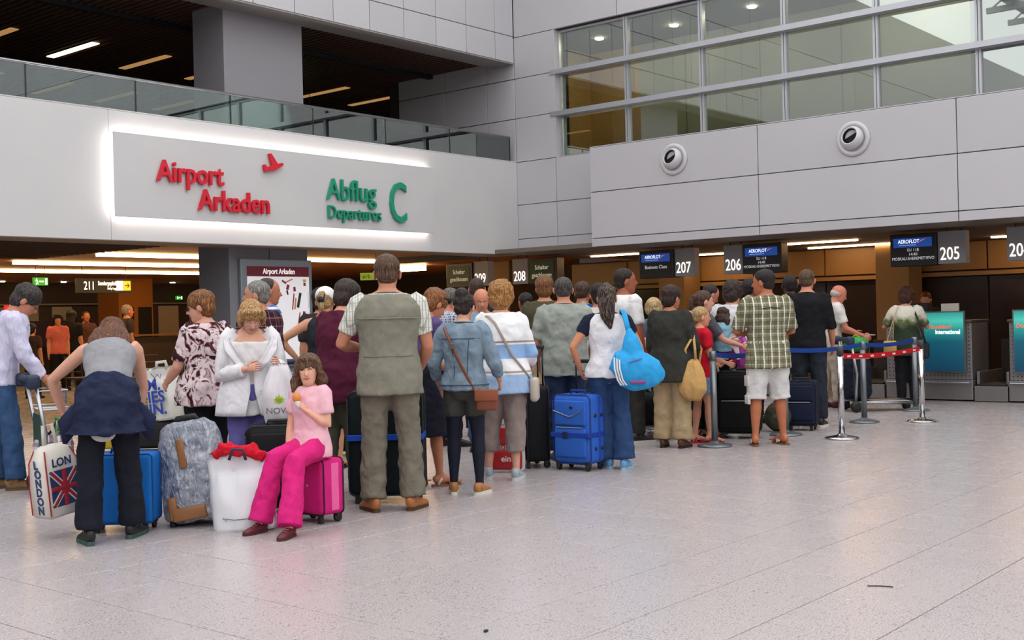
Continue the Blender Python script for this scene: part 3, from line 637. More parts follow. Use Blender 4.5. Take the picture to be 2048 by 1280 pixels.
def garment(E, J, gm, lod):
    kd = gm['k']; H = J['H']; sp, tr = J['spine'], J['trad']; g = G(); infl = gm.get('infl', .014); X = V(1, 0, 0); vox = (.0115, .0145, .02)[lod]
    if kd == 'top':
        hem, neck = gm.get('hem', -.03), gm.get('neck', .334); ss = [hem] + [s for s in [x / 100. for x in range(-14, 34, 2)] if hem + .012 < s < neck - .012] + [neck]; fl = gm.get('flare', .0)
        rr = []
        for s in ss:
            q = tr(max(s, 0.0) if s < .0 else s, infl); w = max(0., (.12 - s) / .15) * fl; rr.append((q[0] + w, q[1] + w))
        g.tube([sp(s) for s in ss], rr, 22, X)
        sl = gm.get('sl', .75); sr = gm.get('slr', .010) * .55 + infl * .3
        for i, sd in enumerate((-1, 1)):
            s2 = sl[i] if isinstance(sl, tuple) else sl
            if s2 <= 0: continue
            sh, el, wr = J['sh', sd], J['el', sd], J['wr', sd]; u, f = el - sh, wr - el; L = []; RR = []
            w = tr(.25)[0] / (.106 * H)
            for q in [x / 8. for x in range(0, 17)]:
                if q > s2 - .02: break
                L.append(sh + u * q if q <= 1 else el + f * (q - 1)); RR.append(q)
            L.append(sh + u * s2 if s2 <= 1 else el + f * (s2 - 1)); RR.append(s2)
            L.insert(0, sh - u.normalized() * .03 * H - X * sd * .02 * H); RR.insert(0, 0)
            rad = [((.0335 - .0085 * min(1, q)) * H if q <= 1 else (.026 - .009 * (q - 1)) * H) + sr for q in RR]; rad[0] = .022 * H + infl
            g.tube(L, rad, 14)
        if gm.get('collar'):
            c = sp(.326); d = (sp(.34) - sp(.31)).normalized(); a, b = .043 * H, .042 * H; pts = [c + X * (a * math.cos(w * R(30))) + V(0, 1, 0) * (b * math.sin(w * R(30))) + d * (.012 + .008 * -math.sin(w * R(30))) for w in range(13)]
            co = G().tube(pts, [(.005, .022)] * 13, 8, d).build('collar', gm.get('cm', gm['m']), E, True)
    elif kd == 'trousers':
        to, fl = gm.get('to', 1.98), gm.get('flare', 0.); ws = gm.get('waist', .085); ss = [-.05, -.02, 0, .03, .06, ws]
        g.tube([sp(s) for s in ss], [tr(s, infl) for s in ss], 20, X)
        for sd in (-1, 1):
            hip, kn, an = J['hip', sd], J['kn', sd], J['an', sd]; a, b = kn - hip, an - kn; L = [hip - a * .05]; RR = [.048 * H + infl]; lr = tr(0)[0] / (.1 * H)
            for q in [x / 7. for x in range(0, 15)]:
                if q > to: break
                L.append(hip + a * q if q <= 1 else kn + b * (q - 1)); base = (.052 - .017 * q) if q <= 1 else (.035 - .008 * (q - 1)); RR.append(base * H * (1 + (lr - 1) * .6) + infl + (fl * max(0, q - .9)))
            q = to; L.append(hip + a * q if q <= 1 else kn + b * (q - 1)); base = (.052 - .017 * q) if q <= 1 else (.035 - .008 * (q - 1)); RR.append(base * H * (1 + (lr - 1) * .6) + infl + (fl * max(0, q - .9)))
            g.tube(L, RR, 16, X if abs(a.normalized().z) > .6 else None)
        if gm.get('fit'):
            g = G(); g.tube([sp(s) for s in ss], [tr(s, infl) for s in ss], 20, X); tab = [(0, .052), (.45, .044), (.85, .035), (1, .032), (1.12, .031), (1.32, .0335), (1.6, .026), (1.88, .0195), (1.99, .02)]
            for sd in (-1, 1):
                hip, kn, an = J['hip', sd], J['kn', sd], J['an', sd]; g.tube([hip + (kn - hip) * q if q <= 1 else kn + (an - kn) * (q - 1) for q, _ in tab], [r_ * H + infl for _, r_ in tab], 14, X)
    elif kd == 'skirt':
        z1 = gm['to']; ws = gm.get('waist', .1); top = sp(ws); ss = [ws, .05, 0.]; pts = [sp(s) for s in ss] + [V(0, .0, J['hip', 1].z - .08 * H), V(0, .0, z1)]
        rr = [tr(s, infl) for s in ss]; w, d = rr[-1]; fl = gm.get('flare', .02); rr += [(w + fl * .4, d + fl * .4 + .01), (w + fl, d + fl + .01)]; g.tube(pts, rr, 24, X)
    elif kd == 'jacket':
        hem, neck = gm.get('hem', -.06), .336; ns, na = 18, 44; outer = []; inner = []
        for i in range(ns + 1):
            u = i / ns; s = hem + (neck - hem) * u; c = sp(s); w, d = tr(max(s, 0.), infl); fl = max(0., (.12 - s) / .15) * gm.get('flare', .01); w += fl; d += fl
            gap = R(4) + R(gm.get('vgap', 62)) * max(0., (u - .5) / .5) ** 1.1 + R(9) * max(0., (.28 - u) / .28)
            for row, k_ in ((outer, 1.), (inner, .93)):
                for j in range(na + 1):
                    a = R(90) + gap + (2 * math.pi - 2 * gap) * j / na; row.append(c + X * (w * k_ * math.cos(a)) + V(0, 1, 0) * (d * k_ * math.sin(a)))
        n1 = na + 1; N = len(outer); fs = []
        for i in range(ns):
            for j in range(na): fs += [(i * n1 + j, i * n1 + j + 1, (i + 1) * n1 + j + 1, (i + 1) * n1 + j), (N + (i + 1) * n1 + j, N + (i + 1) * n1 + j + 1, N + i * n1 + j + 1, N + i * n1 + j)]
            for j in (0, na): fs.append((i * n1 + j, (i + 1) * n1 + j, N + (i + 1) * n1 + j, N + i * n1 + j))
        for i in (0, ns):
            for j in range(na): fs.append((i * n1 + j, N + i * n1 + j, N + i * n1 + j + 1, i * n1 + j + 1))
        g.add(outer + inner, fs)
        for sd in (-1, 1):
            sh, el, wr = J['sh', sd], J['el', sd], J['wr', sd]; u, f = el - sh, wr - el; e2 = el + f * .86
            g.tube([sh - u.normalized() * .03 * H - X * sd * .02 * H, sh, sh + u * .4, sh + u * .8, el, el + f * .3, el + f * .6, e2], [.026 * H + infl, .036 * H + infl * .6, .034 * H + infl * .6, .031 * H + infl * .6, .030 * H + infl * .6, .029 * H + infl * .5, .025 * H + infl * .5, .024 * H + infl * .5], 16)
            lap = G(); pts = []
            for u_ in (.52, .64, .78, .92, 1.0):
                s = hem + (neck - hem) * u_; c = sp(s); w, d = tr(s, infl + .006); gap = R(9) + R(gm.get('vgap', 62)) * max(0., (u_ - .5) / .5) ** 1.1 + R(8); a = R(90) + gap * -sd; pts.append(c + X * (w * math.cos(a)) + V(0, 1, 0) * (d * math.sin(a)))
            lap.tube(pts, [(.008, .005), (.026, .006), (.038, .006), (.03, .006), (.022, .006)], 8, X).build('lapel', gm['m'], E, True)
        o = g.build('jacket', gm['m'], E, True); return o
    o = g.build(gm.get('name', {'top': 'shirt', 'trousers': 'trousers', 'skirt': 'skirt'}[kd]), gm['m'], E, True)
    if gm.get('label'): o['label'] = gm['label']
    remesh_later(o, gm.get('vox', vox), gm.get('sm', 4), gm.get('fold', .022) * 1.35, gm.get('fs', .09))
    return o

def tpt(J, s, ang, infl):
    """point on the clothed torso: height s, angle from the right side (270 = middle of the back)"""
    w, d = J['trad'](s, infl); return J['spine'](s) + V(w * math.cos(R(ang)), d * math.sin(R(ang)), 0)
def seam(J, pts, infl, mat, name='seam', r=.003): G().tube([tpt(J, s, a, infl) for s, a in pts], r, 6).build(name, mat, J['E'], True)
def make_shoes(E, J, sh):
    st, m, ms = sh[0], sh[1], sh[2]; H = J['H']; k = H / 1.72
    for sd in (-1, 1):
        an, fd = J['an', sd], J['fd', sd]; fs = V(fd.y, -fd.x, 0); z0 = an.z - .048 * H; o = V(an.x, an.y, z0)
        P = lambda y, x, z: o + fd * y * k + fs * x * sd * k + V(0, 0, z * k)
        out = [(-.075, -.022), (-.082, 0), (-.075, .024), (-.03, .03), (.03, .034), (.10, .046), (.15, .044), (.185, .026), (.195, .0), (.185, -.022), (.15, -.04), (.09, -.042), (.03, -.03), (-.03, -.027)]
        h = .028 if st == 'sneaker' else .02
        vs = [P(y, x, 0) for y, x in out] + [P(y * 1.0, x, h) for y, x in out]; n = len(out)
        sole = G().add(vs, [tuple(range(n))[::-1], tuple(range(n, 2 * n))] + [(i, (i + 1) % n, n + (i + 1) % n, n + i) for i in range(n)])
        if st in ('sandal', 'flipflop'):
            s = sole.build('sandal', ms, E); a = G()
            if st == 'flipflop': a.tube([P(.02, -.036, .03), P(.06, -.03, .062), P(.11, .0, .05), P(.135, .008, .028)], [(.012, .004)] * 4, 8, fd).tube([P(.02, .036, .03), P(.06, .034, .062), P(.11, .012, .05), P(.135, .008, .028)], [(.012, .004)] * 4, 8, fd).tube([P(.055, -.045, .02), P(.065, -.03, .058), P(.07, .0, .07), P(.065, .03, .06), P(.055, .048, .02)], [(.017, .004)] * 5, 8, fd)
            else: a.tube([P(.09, -.046, .015), P(.09, -.03, .045), P(.09, .0, .055), P(.09, .034, .045), P(.09, .05, .015)], [(.02, .004)] * 5, 8, fd).tube([P(-.03, -.034, .02), P(.0, -.036, .07), P(.03, .0, .088), P(.0, .038, .07), P(-.03, .036, .02)], [(.011, .004)] * 5, 8, fd)
            a.build('strap', m, s, True)
            continue
        up = G().tube([P(-.078, 0, .05), P(-.06, 0, .056), P(-.02, 0, .058), P(.03, .0, .05), (P(.08, .0, .038)), P(.13, .002, .03), P(.17, .002, .025), P(.19, .002, .022)], [(.018 * k, .03 * k), (.031 * k, .048 * k), (.035 * k, .052 * k), (.036 * k, .045 * k), (.041 * k, .036 * k), (.043 * k, .029 * k), (.033 * k, .022 * k), (.014 * k, .012 * k)], 16, fs)
        up.tube([P(-.025, 0, .05), P(-.025, 0, .105)], [(.036 * k, .045 * k), (.033 * k, .04 * k)], 14, fs)
        s = up.build('shoe', m, E, True); sole.build('sole', ms, s)
        if st == 'sneaker':
            lc = G()
            for q in range(4): lc.tube([P(.035 + q * .024, -.024, .088 - q * .011), P(.04 + q * .024, 0, .097 - q * .0125), P(.035 + q * .024, .024, .088 - q * .011)], .003 * k, 6)
            lc.build('laces', sh[3] if len(sh) > 3 else ms, s, True)
# ------------------------------------------------------------------ fabrics with patterns
def band(t, sock, freq, w, off=0.):
    f = t.math('FRACT', t.math('ADD', t.math('MULTIPLY', sock, freq), off)); return t.math('LESS_THAN', f, w)
def plaid(key, base, bands, rough=.85):
    """bands: list of (axis, freq, width, offset, colour, strength)"""
    m = newmat(key, base, rough, 0, .2); t = NT(m); v = t.coord(); n = t.new('ShaderNodeTexNoise', i_Scale=9.0, i_Detail=2.0); t.lk(v, n.inputs['Vector'])
    ad = t.new('ShaderNodeVectorMath', operation='MULTIPLY_ADD'); ad.inputs[1].default_value = (.009,) * 3; t.lk(n.outputs['Color'], ad.inputs[0]); t.lk(v, ad.inputs[2])
    s = t.sep(ad.outputs[0]); c = srgb(base)
    for ax, fr, w, off, col, st in bands:
        k = t.math('MULTIPLY', band(t, s[ax], fr, w, off), st); c = t.mix(k, c, srgb(col))
    t.color(c); n2 = t.new('ShaderNodeTexNoise', i_Scale=1.0, i_Detail=3.0); t.lk(t.coord(scale=(9, 9, 5)), n2.inputs['Vector']); t.bump(n2.outputs[0], .5, .04); return m
def zbands(key, stops, rough=.85, noise_=.0):
    """cloth whose woven or printed colour changes with height; stops: (height m, colour)"""
    m = newmat(key, stops[0][1], rough, 0, .2); t = NT(m); v = t.coord(); s = t.sep(v); z = s[2]
    if noise_:
        n = t.new('ShaderNodeTexNoise', i_Scale=14.0, i_Detail=3.0); t.lk(v, n.inputs['Vector']); z = t.math('ADD', z, t.math('MULTIPLY', t.math('SUBTRACT', n.outputs[0], .5), noise_))
    t.color(t.ramp(t.math('MULTIPLY', z, .5), [(a * .5, srgb(c)) for a, c in stops], 'CONSTANT' if not noise_ else 'LINEAR'))
    n2 = t.new('ShaderNodeTexNoise', i_Scale=1.0, i_Detail=3.0); t.lk(t.coord(scale=(9, 9, 5)), n2.inputs['Vector']); t.bump(n2.outputs[0], .5, .04); return m
floral = newmat('burgundy_floral_print', 'B9A4A6', .8, 0, .2); t = NT(floral); v = t.coord()
n = t.new('ShaderNodeTexNoise', i_Scale=7.0, i_Detail=2.0, i_Distortion=2.2); t.lk(v, n.inputs['Vector']); vo = t.new('ShaderNodeTexVoronoi', i_Scale=8.5); t.lk(v, vo.inputs['Vector']); n3 = t.new('ShaderNodeTexNoise', i_Scale=75.0); t.lk(v, n3.inputs['Vector'])
c = t.ramp(n.outputs[0], [(.0, srgb('3A1A24')), (.40, srgb('2A1418')), (.45, srgb('6B2E3C')), (.49, srgb('C9B4B6')), (.60, srgb('D8C9CB')), (.66, srgb('7A4A56')), (.72, srgb('C4ADB0'))])
spd = t.ramp(n3.outputs[0], [(.45, srgb('1E1416')), (.52, srgb('D9CDCF'))]); inside = t.ramp(vo.outputs['Distance'], [(.30, (1, 1, 1)), (.36, (0, 0, 0))]); rnd = t.math('GREATER_THAN', t.sep(vo.outputs['Color'])[0], .58)
t.color(t.mix(t.math('MULTIPLY', inside, rnd), c, spd)); n2 = t.new('ShaderNodeTexNoise', i_Scale=1.0, i_Detail=3.0); t.lk(t.coord(scale=(8, 8, 4)), n2.inputs['Vector']); t.bump(n2.outputs[0], .5, .05)
denim_l = cloth('5C7084', .9, .8, 'washed_denim', '93A6B4'); jeans = cloth('1E2A42', .9, .6, 'dark_jeans', '2E3F5E'); jeans_m = cloth('2A4468', .9, .6, 'blue_jeans', '41608A'); blackc = cloth('17171A', .85); navyc = cloth('1B2036', .85)
plaid_dk = plaid('dark_red_plaid', '3A1520', [(0, 14, .5, 0, '4E2230', .8), (2, 14, .5, 0, '2A0E18', .7), (0, 14, .07, .2, 'A98A92', .8), (2, 14, .07, .2, 'A98A92', .7)])
plaid_gr = plaid('olive_white_plaid', '77745A', [(0, 13, .45, 0, '8C8A6E', .7), (2, 13, .45, 0, '5A563E', .5), (0, 13, .16, .18, 'E9E6DA', .85), (2, 13, .07, .2, 'DAD6C6', .6), (0, 13, .05, .62, '3A3226', .8), (2, 13, .05, .62, '3A3226', .55)])
check_bl = plaid('blue_white_check', '2C3A5C', [(0, 38, .5, 0, 'C9CEDA', .75), (2, 38, .5, 0, 'C9CEDA', .6), (1, 38, .5, 0, 'B9C0D0', .5)])
stripe_w = plaid('white_striped_cotton', 'D6D6CE', [(0, 24, .16, 0, '77806E', .7), (0, 24, .07, .4, '4A5048', .7), (2, 16, .12, 0, 'A9AFA0', .6), (1, 24, .14, .1, '77806E', .6)])
blue_shirt = plaid('blue_white_shirt', '2B5AA0', [(2, 16, .4, 0, 'D9E2EE', .85), (0, 16, .2, 0, '8FB0DA', .6)])
lav = plaid('lavender_pinstripe', 'BFBCD6', [(0, 90, .3, 0, 'D3D1E4', .7), (1, 90, .3, 0, 'D3D1E4', .7)])
knit = zbands('white_blue_striped_knit', [(0, 'DFE0E2'), (.70, '9DB9DC'), (.885, 'DFE0E2'), (.905, 'A79C96'), (.915, 'E6E4E6'), (1.02, '8FB1DC'), (1.135, 'E6E6E8'), (1.15, 'A08E88'), (1.165, 'E6E6E8')])
meadow = zbands('white_green_dyed_shirt', [(.0, '26302A'), (1.05, '2F3A2C'), (1.16, '66704A'), (1.24, 'D8D2C0'), (1.5, 'E3DFD3')], .85, .22)
wht = cloth('DEDCDC', .85, .5); whtj = cloth('E2E0E4', .8, .6, 'white_linen', 'F0EEF2'); pinkc = cloth('E8B4C0', .85); pinkp = cloth('C8186C', .85, .6, 'hot_pink_cotton', 'DC2A80'); marc = cloth('471428', .9, .5, 'maroon_knit', '571C34'); vestm = cloth('7C796C', .9, .5, 'sage_vest', '8B887A'); khg = cloth('6E685C', .9, .6, 'khaki_grey', '7C7668')
polo = cloth('8E948C', .85, .6, 'grey_polo', '9EA49B'); olive = cloth('4E4836', .9); royal = cloth('1C4A94', .85); khaki = cloth('A58E6C', .9, .6, 'khaki_cotton', 'B79F7C'); darkj = cloth('2E2E2A', .9, .6, 'charcoal_jacket', '3A3A35'); taupe = cloth('8C7B76', .9, .5, 'taupe_linen', '9A8A85'); gtank = cloth('8A8A8E', .85); purp = cloth('5A4A78', .85); lilac = cloth('6A62A4', .85)
greyt = cloth('54545A', .85); redc = cloth('C4182E', .85); ltblue = cloth('8CB8CC', .85); mag = cloth('7A1C4A', .85); whitesh = cloth('D2D0CE', .85, .7, 'white_cargo_cotton', 'E0DEDC'); beige = cloth('C2B6A6', .85); creamy = cloth('D8D2A8', .85); dkgreen = cloth('5A5A4C', .9)
solew = plain('D8D4C8', .6); soleb = plain('1C1A1A', .6); tanl = plain('A8693A', .5); brownl = plain('5A3420', .45); blackl = plain('1A1818', .45); greysn = plain('A2AAB0', .5); ltbsh = plain('6FA8D8', .5); wine = plain('5A1420', .5)
A_ = lambda u, f, *r: (u, f) + r
def W_(k, m, **kw): return dict(k=k, m=m, **kw)

# ---- foreground, left to right
figure('man in a lavender shirt bowed over a luggage trolley at the left edge', 6, 10.1, 88, 1.80, lean=14, head=(8, 42), arms=(A_((-.1, .30, -.95), (0, .62, -.75), (0, .8, -.6)), A_((.14, .26, -1), (-.05, .6, -.78), (0, .8, -.6))), hair=('full', '2E2826', '5A524C'), glasses=('1E1C1C', .0), sk='C08468', feet=((-.1, -.05), (.1, .1)),
    wear=[W_('top', lav, hem=-.02, infl=.03, sl=1.86, slr=.02, collar=True, fold=.03), W_('trousers', jeans_m, infl=.022, flare=.015)], shoes=('leather', cloth('8A6A4A'), plain('5A4634', .7)), lod=0)
figure('woman bending forward with a navy sweatshirt tied at her waist', 222, 7.55, 4, 1.70, sex='f', lean=52, head=(0, 66), arms=(A_((-.72, .25, -.62), (.2, .45, -.86)), A_((.12, .45, -.88), (-.22, .3, -.95))), hair=('hang', '5A3420', '8E5E3C'), feet=((-.13, -.06), (.13, .10)), sk='CFA088',
    wear=[W_('top', gtank, hem=.02, infl=.010, sl=0, neck=.31), W_('trousers', cloth('15161E', .9, .6, 'black_jeans', '20222E'), infl=.016, flare=.02), W_('skirt', cloth('1A2038', .85, .6, 'navy_fleece', '232A46'), name='tied_sweatshirt', to=.70, waist=.10, infl=.03, flare=.062, fold=.04)], shoes=('sneaker', plain('1C1B1D', .6), plain('33504A', .6), plain('5A5A5A', .6)), lod=0, splay=18)
figure('woman in a burgundy floral blouse looking left behind the wrapped suitcase', 414, 9.3, -32, 1.635, zref=1.0, sex='f', fat=1.32, head=(-46, 12), arms=(A_((-.3, .1, -.95), (.1, .8, -.5)), A_((.2, .05, -1), (0, .5, -.85))), hair=('full', '6E4426', 'A9733E'), glasses=('151313', .0, 1), sk='CF9C84', facial=True,
    wear=[W_('top', floral, hem=-.06, infl=.026, sl=.86, slr=.022, flare=.02, name='blouse'), W_('trousers', blackc, infl=.018)], shoes=('leather', blackl, soleb), lod=0)
figure('woman in a white jacket looking down into a plastic bag', 500, 8.9, 176, 1.565, zref=1.1, sex='f', fat=1.22, lean=7, head=(-6, 36), arms=(A_((-.26, .0, -1), (.12, .75, .22)), A_((.22, .05, -1), (-.72, .62, .18))), hair=('bob', 'A87C4A', 'D9B886'), glasses=('B8B4B0', -.02), sk='D2A088', facial=True, curl=(1.1, 1.1),
    wear=[W_('top', wht, hem=-.075, infl=.018, sl=0, neck=.285, name='blouse'), W_('jacket', whtj, infl=.034, hem=-.075, flare=.03), W_('trousers', lilac, infl=.02)], shoes=('leather', blackl, soleb), lod=0)
figure('grey-haired man in a dark red plaid shirt looking left by the map board', 521, 10.3, -48, 1.74, zref=1.2, head=(-34, 2), hair=('short', '77746F', 'A9A6A0'), sk='C48A6E', facial=True,
    wear=[W_('top', plaid_dk, hem=-.06, infl=.028, sl=1.8, slr=.02, collar=True), W_('trousers', jeans, infl=.02)], shoes=('leather', blackl, soleb), lod=1)
figure('balding man with a blue and white collar facing right at the map board', 532, 11.2, 72, 1.80, zref=1.5, head=(8, 4), hair=('buzz', '3A2C26', '5A463C'), sk='B8785C',
    wear=[W_('top', blue_shirt, hem=-.05, infl=.025, sl=.8, collar=True), W_('trousers', navyc, infl=.02)], shoes=('leather', blackl, soleb), lod=1)
girl = figure('girl in a pink top and hot pink trousers sitting on a pink suitcase', 622, 8.02, 207, 1.27, absf=True, zref=.6, sex='f', hipz=.515, head=(-26, 4), hs=1.22, arms=(A_((-.2, .06, -1), (.62, .55, .62), (.5, .3, .8)), A_((.16, .14, -1), (-.12, .35, -.9))), feet=((-.165, .47), (.13, .40)), knees=((-.10, .31, .47), (.085, .28, .48)), hair=('wavy', '5A4030', '8A6A4A'), sk='DDAA90', facial=True, curl=(1.2, .5), shw=.92,
    wear=[W_('top', pinkc, hem=-.045, infl=.022, sl=.62, slr=.018, fs=.07, fold=.014), W_('trousers', pinkp, infl=.016, flare=.03, fold=.02, fs=.08)], shoes=('sneaker', wine, plain('4A1A20', .6), plain('B08A80', .5)), lod=0)
figure('woman in a white cap with a blonde ponytail and bare arm on her hip', 650, 10.9, 6, 1.68, zref=1.4, sex='f', head=(10, 8), arms=(A_((-.85, -.1, -.5), (.6, .3, -.75)), A_((.1, 0, -1), (0, .3, -1))), hair=('tail', 'A08050', 'D2B684'), sk='CF9A78',
    wear=[W_('top', cloth('2A2C34'), hem=-.03, infl=.012, sl=0), W_('trousers', cloth('B9B4AE'), infl=.014, to=1.3)], shoes=('sandal', brownl, soleb), lod=1)
figure('dark-haired person half hidden behind the woman in the white cap', 641, 12.6, 10, 1.72, zref=1.6, sex='f', hair=('full', '1E1614'), wear=[W_('top', cloth('2E2A2C'), infl=.02, sl=.8), W_('trousers', blackc)], lod=2)
figure('woman in a maroon knit top with short dark hair, head bowed', 677, 9.4, 34, 1.71, zref=1.0, sex='f', fat=1.25, lean=9, head=(10, 22), arms=(A_((-.2, .1, -1), (.1, .8, -.3)), A_((.2, .2, -1), (-.1, .8, -.3))), hair=('full', '2C2220', '54423C'), sk='CF9A82', feet=((-.09, -.08), (.09, .10)),
    wear=[W_('top', marc, hem=-.09, infl=.026, sl=.7, slr=.02, flare=.02), W_('trousers', dkgreen, infl=.02)], shoes=('leather', brownl, soleb), lod=0)
figure('tall man in a sage vest and khaki trousers seen from behind', 786, 8.5, 2, 1.845, fat=1.08, head=(0, 6), arms=(A_((-.42, .12, -.9), (.5, .85, -.12)), A_((.22, .12, -1), (-.2, .75, -.6))), hair=('short', '4A3426', '7A5C44'), sk='BE8468', feet=((-.14, -.02), (.15, .0)), splay=24, shw=1.10, neck=.0,
    wear=[W_('top', stripe_w, hem=.1, infl=.018, sl=.70, slr=.020, fold=.012, name='shirt'), W_('top', vestm, hem=-.06, infl=.034, sl=0, flare=.012, fold=.018, name='vest', neck=.33, collar=True), W_('trousers', khg, infl=.020, flare=.022, fold=.034)], shoes=('leather', tanl, plain('4A3018', .7)), lod=0)
figure('woman in a purple top with sunglasses pushed up in her auburn hair', 838, 9.65, 62, 1.64, zref=1.2, sex='f', lean=10, head=(-4, 34), arms=(A_((-.1, .35, -.9), (0, .8, -.5)), A_((.1, .4, -.9), (0, .6, -.75))), hair=('full', '7A4A26', 'AC7442'), sk='C0805E', feet=((-.08, -.08), (.08, .12)),
    wear=[W_('top', purp, hem=-.02, infl=.018, sl=.6), W_('skirt', cloth('1E1E2C'), to=.42, infl=.025, flare=.05)], shoes=('sandal', plain('D8C8B8', .6), plain('8A5A40', .6)), lod=0)
figure('grey-haired man in a blue checked shirt far back in the queue', 894, 12.6, 64, 1.70, zref=1.5, head=(0, 20), hair=('short', '5E5650', '8C847C'), sk='B87860', wear=[W_('top', check_bl, infl=.025, sl=.8, collar=True), W_('trousers', navyc)], shoes=('leather', blackl, soleb), lod=1)
figure('bald man facing the camera with his head lowered', 962, 12.2, 176, 1.68, zref=1.5, lean=4, head=(0, 18), hair=('ring', '6A5A50'), sk='C88468', facial=True, wear=[W_('top', cloth('7A9CB8'), infl=.022, sl=.8), W_('trousers', jeans_m)], shoes=('leather', blackl, soleb), lod=1)
figure('tall man in black with close-cropped hair under sign 209', 954, 13.6, 8, 1.83, zref=1.6, hair=('buzz', '3A2A22', '5A443A'), sk='C07A60', wear=[W_('top', cloth('1E2226'), infl=.022, sl=.8, collar=True, cm=cloth('B9C4C8')), W_('trousers', blackc)], shoes=('leather', blackl, soleb), lod=1)
figure('young woman in a washed denim jacket, dark shorts and tights', 934, 9.2, 12, 1.575, sex='f', head=(8, 14), arms=(A_((-.34, .0, -.95), (.1, .55, -.8)), A_((.35, .05, -.95), (.0, .75, -.62))), hair=('bun', '241A18', '40302A'), sk='D2A288', feet=((-.10, -.01), (.11, -.03)), splay=14,
    wear=[W_('top', denim_l, hem=.0, infl=.024, sl=1.62, slr=.012, flare=.012, collar=True, name='denim_jacket', fold=.026), W_('trousers', cloth('3C3B38', .9, .6, 'dark_shorts', '4A4944'), infl=.012, waist=.05, to=.58, flare=.0, fold=.014, name='shorts'), W_('trousers', cloth('1C1E2C', .7, .1, 'navy_tights'), infl=.003, fit=True, waist=.04, fold=0, name='tights', vox=.010)], shoes=('sneaker', plain('A8713E', .6), solew), lod=0)
figure('woman with frizzy red-blonde hair in a white and blue striped sweater', 1010, 9.95, 6, 1.66, sex='f', fat=1.28, head=(8, 8), arms=(A_((-.3, .1, -.95), (.2, .8, -.3)), A_((.3, .08, -.95), (-.05, .75, -.4))), hair=('curly', '9A6A38', 'C8965A'), sk='D2A088', feet=((-.14, .06), (.10, -.03)),
    wear=[W_('top', knit, hem=-.075, infl=.028, sl=1.75, slr=.014, flare=.015, name='sweater', fold=.02), W_('trousers', taupe, infl=.024, to=1.62)], shoes=('sneaker', greysn, plain('C8CACC', .6)), lod=0)
figure('dark-haired person in a bright blue shirt far behind the olive hoodie', 1052, 15.0, -30, 1.67, zref=1.4, hair=('short', '201816'), sk='9A6448', wear=[W_('top', cloth('3462B4'), infl=.022), W_('trousers', navyc)], lod=2)
figure('man in an olive hooded top and khaki trousers', 1089, 13.2, -3, 1.81, zref=1.6, head=(4, 4), hair=('full', '6E4628', '9A6A42'), sk='C68A6C', feet=((-.12, 0), (.1, .05)), wear=[W_('top', olive, hem=-.05, infl=.026, sl=.85, slr=.018), W_('trousers', khaki, infl=.024)], shoes=('leather', cloth('9A8468'), soleb), lod=1)
figure('stocky man in a grey polo shirt with a bald spot', 1130, 11.2, -2, 1.745, zref=1.0, fat=1.22, head=(0, 6), arms=(A_((-.3, .06, -1), (.1, .6, -.75)), A_((.3, .06, -1), (-.05, .55, -.8))), hair=('thin', '3A3634', '6A6460'), sk='C4866C', shw=1.05,
    wear=[W_('top', polo, hem=-.055, infl=.026, sl=.88, slr=.026, collar=True, name='polo_shirt', fold=.03), W_('trousers', jeans, infl=.022)], shoes=('leather', blackl, soleb), lod=0)
figure('man in a royal blue polo shirt behind the grey polo man', 1164, 13.5, 14, 1.755, zref=1.5, hair=('short', '3E2A20', '6A4C38'), sk='BE7E62', head=(10, 8), wear=[W_('top', royal, infl=.026, sl=.85, collar=True), W_('trousers', jeans)], shoes=('leather', blackl, soleb), lod=1)
figure('dark-haired person mostly hidden behind the ponytail', 1197, 13.2, -20, 1.71, zref=1.55, sex='f', hair=('full', '1C1614'), sk='C68662', wear=[W_('top', cloth('C8C4BE'), infl=.022, sl=.8), W_('trousers', jeans)], lod=2)
pony = figure('woman with a streaked ponytail, white sleeveless vest and blue jeans', 1222, 10.5, -4, 1.635, sex='f', head=(6, 4), arms=(A_((-.55, -.12, -.8), (.28, .45, -.85)), A_((.45, .2, -.85), (.1, .5, -.85))), hair=('hightail', '2A1F1C', '8A7460'), sk='CE8E6C', feet=((-.02, .05), (.12, -.06)), splay=20,
    wear=[W_('top', cloth('1C2234'), hem=-.0, infl=.012, sl=.5, slr=.014, name='tee'), W_('top', whtj, hem=-.02, infl=.028, sl=0, flare=.012, name='vest', neck=.327), W_('trousers', cloth('22385C', .9, .6, 'indigo_jeans', '35507A'), infl=.016, flare=.04)], shoes=('leather', ltbsh, plain('9AB8CC', .6)), lod=0)
figure('tall young man in a white t-shirt looking right under screen 207', 1247, 12.5, 52, 1.85, zref=1.6, head=(28, 0), hair=('short', '201614', '3A2A24'), sk='9E5E44', wear=[W_('top', wht, hem=-.05, infl=.026, sl=.75, slr=.02), W_('trousers', cloth('33332F'), infl=.02)], shoes=('sneaker', blackl, solew), lod=1, feet=((-.1, -.05), (.1, .08)))
figure('small blonde person beside the charcoal jacket', 1307, 13.7, 5, 1.54, zref=1.4, sex='f', hair=('bob', 'B99A6A', 'E4CFA0'), sk='D2A080', wear=[W_('top', cloth('5A5E70'), infl=.02, sl=.8), W_('trousers', jeans)], lod=2)
figure('woman in a charcoal jacket and khaki trousers with a tan slouch bag', 1346, 12.0, 18, 1.64, sex='f', fat=1.18, head=(26, 8), arms=(A_((-.2, .12, -1), (.1, .6, -.8)), A_((.3, .1, -.95), (-.05, .62, -.75))), hair=('full', '2A1A18', '4A3028'), sk='B87A60', feet=((-.10, 0), (.11, -.02)),
    wear=[W_('top', darkj, hem=-.105, infl=.034, sl=1.8, slr=.022, flare=.015, name='jacket'), W_('trousers', khaki, infl=.03, flare=.02)], shoes=('leather', brownl, soleb), lod=0)
